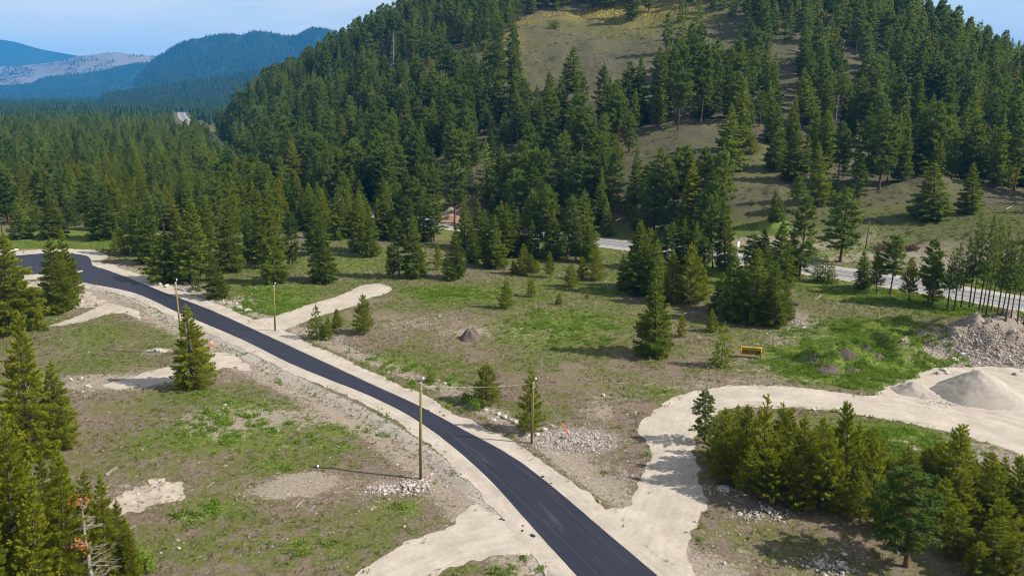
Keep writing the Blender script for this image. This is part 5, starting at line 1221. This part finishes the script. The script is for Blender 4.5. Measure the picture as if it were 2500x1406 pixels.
for desc, grp, L in rows:
    L = sorted(L)
    for i, (px, py, r) in enumerate(L):
        x, y, z = on_ground(px, py); o = link('boulder', rg.choice(BIG), None, (x, y, z + r * .2), (rg.uniform(-.3, .3), rg.uniform(-.3, .3), rg.uniform(0, 6)))
        o.scale = (r * rg.uniform(.9, 1.3), r * rg.uniform(.8, 1.1), r); tag(o, ('leftmost ' if i == 0 else 'rightmost ' if i == len(L) - 1 else ordinal(i) + ' from left, ') + desc, 'boulder', grp)
def log(px, py, px2, py2, r, label, mat=None):
    a = on_ground(px, py); b = on_ground(px2, py2); m_ = [(a[i] + b[i]) / 2 for i in range(3)]
    q = MB(); q.tube([(a[0] - m_[0], a[1] - m_[1], a[2] - m_[2] + r * .7), (rg.uniform(-.06, .06), 0, r * .9), (b[0] - m_[0], b[1] - m_[1], b[2] - m_[2] + r * .7)], [r, r * .85, r * .55], 7)
    o = empty('fallen_log', m_); tag(o, label, 'log', 'bleached logs and poles on the ground'); q.build('stem', mat or M_DEAD, o)
    d = Vector((b[0] - a[0], b[1] - a[1], 0)); nrm_ = Vector((-d.y, d.x, 0)).normalized(); q = MB()
    q.tube([d * .1 + Vector((0, 0, r * .8)), d * .18 + nrm_ * .25 + Vector((0, 0, r + .2))], [r * .3, r * .12], 4); q.build('branch_stub', mat or M_DEAD, o)
for a in ((258, 1160, 286, 1140, .09, 'pair-end bleached log left of the bare gravel scrape'), (262, 1162, 288, 1143, .07, 'thinner bleached log lying against its twin above the scrape'), (544, 1141, 556, 1136, .09, 'short bleached log in the middle of the near field'), (522, 1178, 506, 1190, .06, 'thin stick below the short bleached log'),
          (757, 1162, 782, 1146, .07, 'white lath lying beside the blue capped pipe stub'), (592, 1214, 605, 1206, .07, 'short pale log right of the green patch in the near field'), (722, 1240, 742, 1220, .07, 'crooked pale log below the bare strip in the near field'), (770, 1235, 752, 1250, .06, 'thin pale branch right of the crooked log'),
          (318, 1292, 333, 1283, .06, 'thin pale stick right of the rusty dead conifer'), (1508, 30, 1532, 22, .25, 'dark fallen trunk among the yellow flowers on the hill'), (1870, 505, 1895, 520, .2, 'fallen grey trunk on the grass beyond the highway'), (1925, 122, 1965, 133, .3, 'long fallen trunk high on the right slope'),
          (2455, 512, 2472, 505, .18, 'white bleached log on the slope at the right edge'), (1665, 768, 1712, 760, .12, 'broken branch pile stem under the pale olive pine'), (2005, 720, 1990, 735, .1, 'short log at the top of the rocky path')):
    log(*a)
x, y, z = on_ground(1362, 224); q = MB(); q.tube([(0, 0, -.2), (.25, 0, 1.6), (.55, 0, 3.0)], [.42, .34, .16], 8); tag(q.build('bleached_stump', M_DEAD, None, True, (x, y, z)), 'white leaning bleached stump at the lower edge of the brown meadow', 'stump')
x, y, z = on_ground(1934, 746)
q = link('black_bundle', BIG[1].copy(), None, (x, y, z + .3)); q.data.materials.clear(); q.data.materials.append(M_BLACK); q.scale = (1.0, .7, .55); tag(q, 'black bundle at the head of the rocky path', 'bundle')
lump = rock_mesh(99, M_BLACK, 1)
for i, (px, py, r) in enumerate(((1047, 1001, .14), (1074, 1006, .16), (1083, 1015, .20), (1325, 1164, .19), (1345, 1180, .12), (1223, 1267, .15), (1230, 1270, .13), (1276, 1284, .12), (1275, 1296, .15), (1301, 1308, .26), (574, 897, .2), (640, 905, .2), (652, 912, .2), (310, 762, .22), (462, 760, .18), (1275, 1358, .2))):
    x, y, z = on_ground(px, py); o = link('asphalt_lump', lump, None, (x, y, z + .05), (0, 0, i * 1.3)); o.scale = (r * 1.5, r, r * .5)
    tag(o, '%s of the small black asphalt lumps dropped on the gravel shoulders, counted from the right' % ordinal(sorted([1047, 1074, 1083, 1325, 1345, 1223, 1230, 1276, 1275.5, 1301, 574, 640, 652, 310, 462, 1275], reverse=True).index(px if i != 8 else 1275.5)), 'asphalt lump', 'asphalt lumps on the shoulders')

# ------------------------------------------------------------------ ground litter: stones, tufts, weeds, twigs
rng = np.random.default_rng(23)
SHO = resample(shoulder, .8, True); PAVED = [asph, TRK, D1, D2, D3, D4]
def zone(A, x, y):
    i = np.clip(np.searchsorted(GY, y), 0, len(GY) - 1); j = np.clip(np.searchsorted(GX, x), 0, len(GX) - 1); return A.reshape(len(GY), len(GX))[i, j]
def field(n, y0=47, y1=190, wide=.86):
    """random places, evenly spread over the near valley floor"""
    y = np.sqrt(rng.uniform(y0 ** 2, y1 ** 2, n)); x = rng.uniform(-wide, wide, n) * (y + 4); return x, y
def off_gravel(x, y, m=0.0):
    k = np.ones(len(x), bool)
    for P in PAVED + [SHO]: k &= ~in_poly(x, y, P)
    d = poly_dist(x, y, HWY[::2])[0]; return k & (d > 6.5)
x, y = field(330000)
og = off_gravel(x, y); edge = poly_dist(x, y, SHO[::4], True)[0]; tedge = np.minimum(poly_dist(x, y, TRK[::3], True)[0], poly_dist(x, y, D1, True)[0])
st = zone(stone, x, y); dr_ = zone(dirt, x, y)
clump = np.clip(fbm(x / 3.5, y / 3.5, 51, 3) * 1.6 + .35, 0, 1)
pr = .007 + .14 * clump * np.exp(-edge / 1.6) + .06 * np.exp(-tedge / .9) + .55 * np.clip(st, 0, 1) ** 1.4 * clump + .04 * np.clip(dr_, 0, 1) * clump
k = (rng.random(len(x)) < pr) & og
x, y = x[k], y[k]; n = len(x)
s_ = np.exp(rng.normal(-2.45, .45, n)) * (1 + .35 * np.clip(zone(stone, x, y), 0, 1)); s_ = np.clip(s_, .03, .34)
stuff('loose_stones', np.stack([x, y, grid_z(x, y) + s_ * .15], 1), s_, np.where(rng.random(n) < .72, rng.integers(0, 5, n), rng.integers(5, 9, n)), ROCKS + ROCKS_B, 'loose pale stones scattered over the ground', 8, tilt=.5)
def heap_stones(px, py, rx, ry, h, n, label, smax=.22, pale=.8):
    x0, y0, z0 = on_ground(px, py); q = rng.normal(0, .46, (n, 2)); sk = rng.uniform(-.5, .5); x = x0 + rx * (q[:, 0] + sk * q[:, 1]); y = y0 + ry * q[:, 1]
    k = fbm(x / 1.1 + y / 2.3, y / 1.1 - x / 2.7, int(px) % 97, 3) + rng.normal(0, .25, n) > -.15; x, y, q = x[k], y[k], q[k]; n = len(x); rr_ = np.hypot(q[:, 0], q[:, 1])
    s_ = np.clip(np.exp(rng.normal(-2.55, .55, n)), .03, smax); z = grid_z(x, y) + h * np.exp(-(rr_ / .55) ** 2) * rng.uniform(.7, 1.0, n)
    stuff('rubble_heap', np.stack([x, y, z], 1), s_, np.where(rng.random(n) < pale, rng.integers(0, 5, n), rng.integers(5, 9, n)), ROCKS + ROCKS_B, label, n, tilt=.6)
heap_stones(1402, 1076, 5.6, 3.0, .28, 3600, 'white rubble heap right of the guyed pole', .15); heap_stones(985, 1190, 3.6, 1.9, .3, 1100, 'white rubble strip at the foot of the tallest pole'); heap_stones(384, 858, 1.8, 1.2, .4, 600, 'small white rubble heap left of the lone roadside fir')
heap_stones(1862, 1250, 3.0, 1.6, .2, 500, 'pale rubble below the young pine stand', .3); heap_stones(2030, 1385, 2.4, 2.2, .2, 400, 'pale rubble at the bottom edge under the big dark pine', .3); heap_stones(2385, 850, 8, 4.5, .15, 3200, 'brown and grey stones covering the bank above the gravel pit', .3, .25); heap_stones(2470, 870, 8, 5, .15, 2600, 'stones spread at the right edge of the gravel pit', .3, .25); heap_stones(1950, 790, 2.4, 7, .05, 500, 'stones on the rocky path beside the dark clump', .25)
heap_stones(2330, 985, 7, 1.6, .03, 500, 'small stones spilled round the foot of the gravel piles', .12, .5)
heap_stones(1758, 1195, 2.0, .9, .3, 200, 'pale rubble at the track edge by the stand', .3)
def tuft(seed, mat, n, hgt, spread):
    rg = np.random.default_rng(seed); P = np.c_[rg.normal(0, spread * .4, (n, 2)), np.zeros(n)]; D = np.c_[rg.normal(0, .55, (n, 2)), np.ones(n)]; D /= np.linalg.norm(D, axis=1)[:, None]
    V, F = diamonds(P, D, hgt * rg.uniform(.6, 1.2, n), np.full(n, hgt * .10), rg); me = mesh_from('tuft', V, F, [mat]); set_tint(me, rg.uniform(0, 1, len(V))); return me
M_TUFT_DRY = mat_leaf('dry_grass', (.10, .075, .045), (.26, .215, .14), .2, .6); M_TUFT = mat_leaf('olive_grass', (.055, .065, .016), (.15, .165, .045), .25, .6); M_TUFT_FRESH = mat_leaf('fresh_grass', (.06, .115, .012), (.15, .225, .03), .3, .6)
TUFTS = [tuft(1, M_TUFT_DRY, 9, .26, .3), tuft(2, M_TUFT_DRY, 8, .22, .35), tuft(3, M_TUFT, 10, .26, .3), tuft(4, M_TUFT, 9, .22, .35), tuft(5, M_TUFT_FRESH, 10, .28, .3), tuft(6, M_TUFT_FRESH, 9, .24, .3)]
x, y = field(120000, 47, 200)
e_in = np.minimum.reduce([poly_dist(x, y, P, True)[0] for P in (SHO[::4], TRK[::3], D1[::2], D2[::2], D3[::2], D4[::2])])
creep = (rng.random(len(x)) < .35 * np.exp(-e_in / .5) + (in_poly(x, y, D4) | in_poly(x, y, D3)) * .10 * (fbm(x / 2, y / 2, 64, 3) > .12)) & ~in_poly(x, y, asph) & (poly_dist(x, y, asph[::2], True)[0] > 1.2)
k = (off_gravel(x, y) | creep) & (fbm(x / 4, y / 4, 61, 3) > -.18 - .4 * zone(green, x, y)) & (zone(stone, x, y) + rng.random(len(x)) * .5 < .75) & (zone(dirt, x, y) * .9 < rng.random(len(x)))
x, y = x[k], y[k]; n = len(x); gq = zone(green, x, y) * .8 + 1.1 * fbm(x / 7, y / 7, 71, 3) + rng.normal(0, .18, n)
IDX = np.where(gq > .55, rng.integers(4, 6, n), np.where(gq > .05, rng.integers(2, 4, n), rng.integers(0, 2, n)))
s_ = rng.uniform(.5, 1.25, n) * np.where(IDX >= 4, 1.15, 1)
stuff('grass_tufts', np.stack([x, y, grid_z(x, y) - .01], 1), s_, IDX, TUFTS, 'grass tufts over the clearing and fields', 9)
def weed(seed, mat):
    rg = np.random.default_rng(seed); n = 60; P = rg.normal(0, .28, (n, 3)); P[:, 2] = np.abs(P[:, 2]) * .6; D = rg.normal(size=(n, 3)) + np.array([0, 0, .4]); D /= np.linalg.norm(D, axis=1)[:, None]
    V, F = diamonds(P, D, rg.uniform(.14, .3, n), rg.uniform(.05, .09, n), rg); me = mesh_from('weed', V, F, [mat]); set_tint(me, rg.uniform(0, 1, len(V))); return me
x, y = field(150000, 50, 150)
gr = zone(green, x, y); e1 = poly_dist(x, y, SHO[::4], True)[0]; e2_ = poly_dist(x, y, TRK[::3], True)[0]
k = off_gravel(x, y) & (rng.random(len(x)) < .6 * np.clip(gr - .5, 0, 1) * np.clip(.4 + 1.6 * fbm(x / 2.7 + y / 6.1, y / 2.7 - x / 7.3, 81, 4), 0, 1) + .05 * np.exp(-e1 / 1.2) * (x > -40) * np.clip(2.5 * fbm(x / 3 + y / 5.3, y / 3 - x / 6.1, 82, 3), 0, 1) + .06 * np.exp(-e2_ / .8) * np.clip(2.5 * fbm(x / 3 + y / 5.3, y / 3 - x / 6.1, 83, 3), 0, 1))
x, y = x[k], y[k]; n = len(x); stuff('weeds', np.stack([x, y, grid_z(x, y)], 1), rng.uniform(.5, 1.25, n), rng.integers(0, 2, n), [weed(1, M_WEED), weed(2, M_WEED)], 'leafy green weeds along the gravel edges and earth heaps', 10)
tw = MB(); tw.tube([(-.5, 0, .03), (0, .04, .05), (.5, 0, .03)], [.022, .02, .01], 4); twig = mesh_from('twig', tw.v, tw.f, [M_DEAD])
x, y = field(6000, 47, 110)
k = off_gravel(x, y) & (rng.random(len(x)) < .05 + .35 * (fbm(x / 10, y / 10, 87, 2) > .12) * (x < 6)); x, y = x[k], y[k]; n = len(x)
stuff('twig_litter', np.stack([x, y, grid_z(x, y)], 1), np.stack([rng.uniform(.25, 1.0, n), rng.uniform(.8, 1.2, n), np.ones(n)], 1), np.zeros(n, int), [twig], 'bleached twigs littering the near field', 11)
# low scrub on the open hillside
x = rng.uniform(-40, 260, 42000); y = rng.uniform(165, 520, 42000); z = grid_z(x, y); PX, PY, DP = proj(x, y, z); dh_, sh_, _ = poly_dist(x, y, HWY[::2])
k = (sh_ > 0) & (dh_ > 9) & (PX < 2600) & (PX > 1000) & (fbm(x / 14, y / 14, 93, 3) > -.02) & (rng.random(len(x)) < .45); x, y, z = x[k], y[k], z[k]; n = len(x)
M_SAGE = mat_leaf('sage_scrub', (.075, .085, .05), (.15, .155, .095), .15, .7)
stuff('hillside_scrub', np.stack([x, y, z], 1), np.exp(rng.normal(-.45, .45, n)), rng.choice([0, 0, 0, 1, 2, 2], n), [weed(3, M_SAGE), weed(4, M_TUFT), weed(5, M_TUFT_DRY)], 'low grey green scrub on the open hillside', 12)

# ------------------------------------------------------------------ haze
hz = MB(); hz.box((0, 5000, 330), (20000, 13000, 690))
m, nt = new_mat('air'); N = NT(nt)
pv = N.n('ShaderNodeVolumePrincipled'); pv.inputs['Color'].default_value = (.04, .38, 1.0, 1); pv.inputs['Density'].default_value = .00008
pv.inputs['Anisotropy'].default_value = .0
ho = N.n('ShaderNodeOutputMaterial'); N.l(pv.outputs[0], ho.inputs['Volume'])
tag(hz.build('haze', m), 'thin blue air over the valley', kind='stuff')
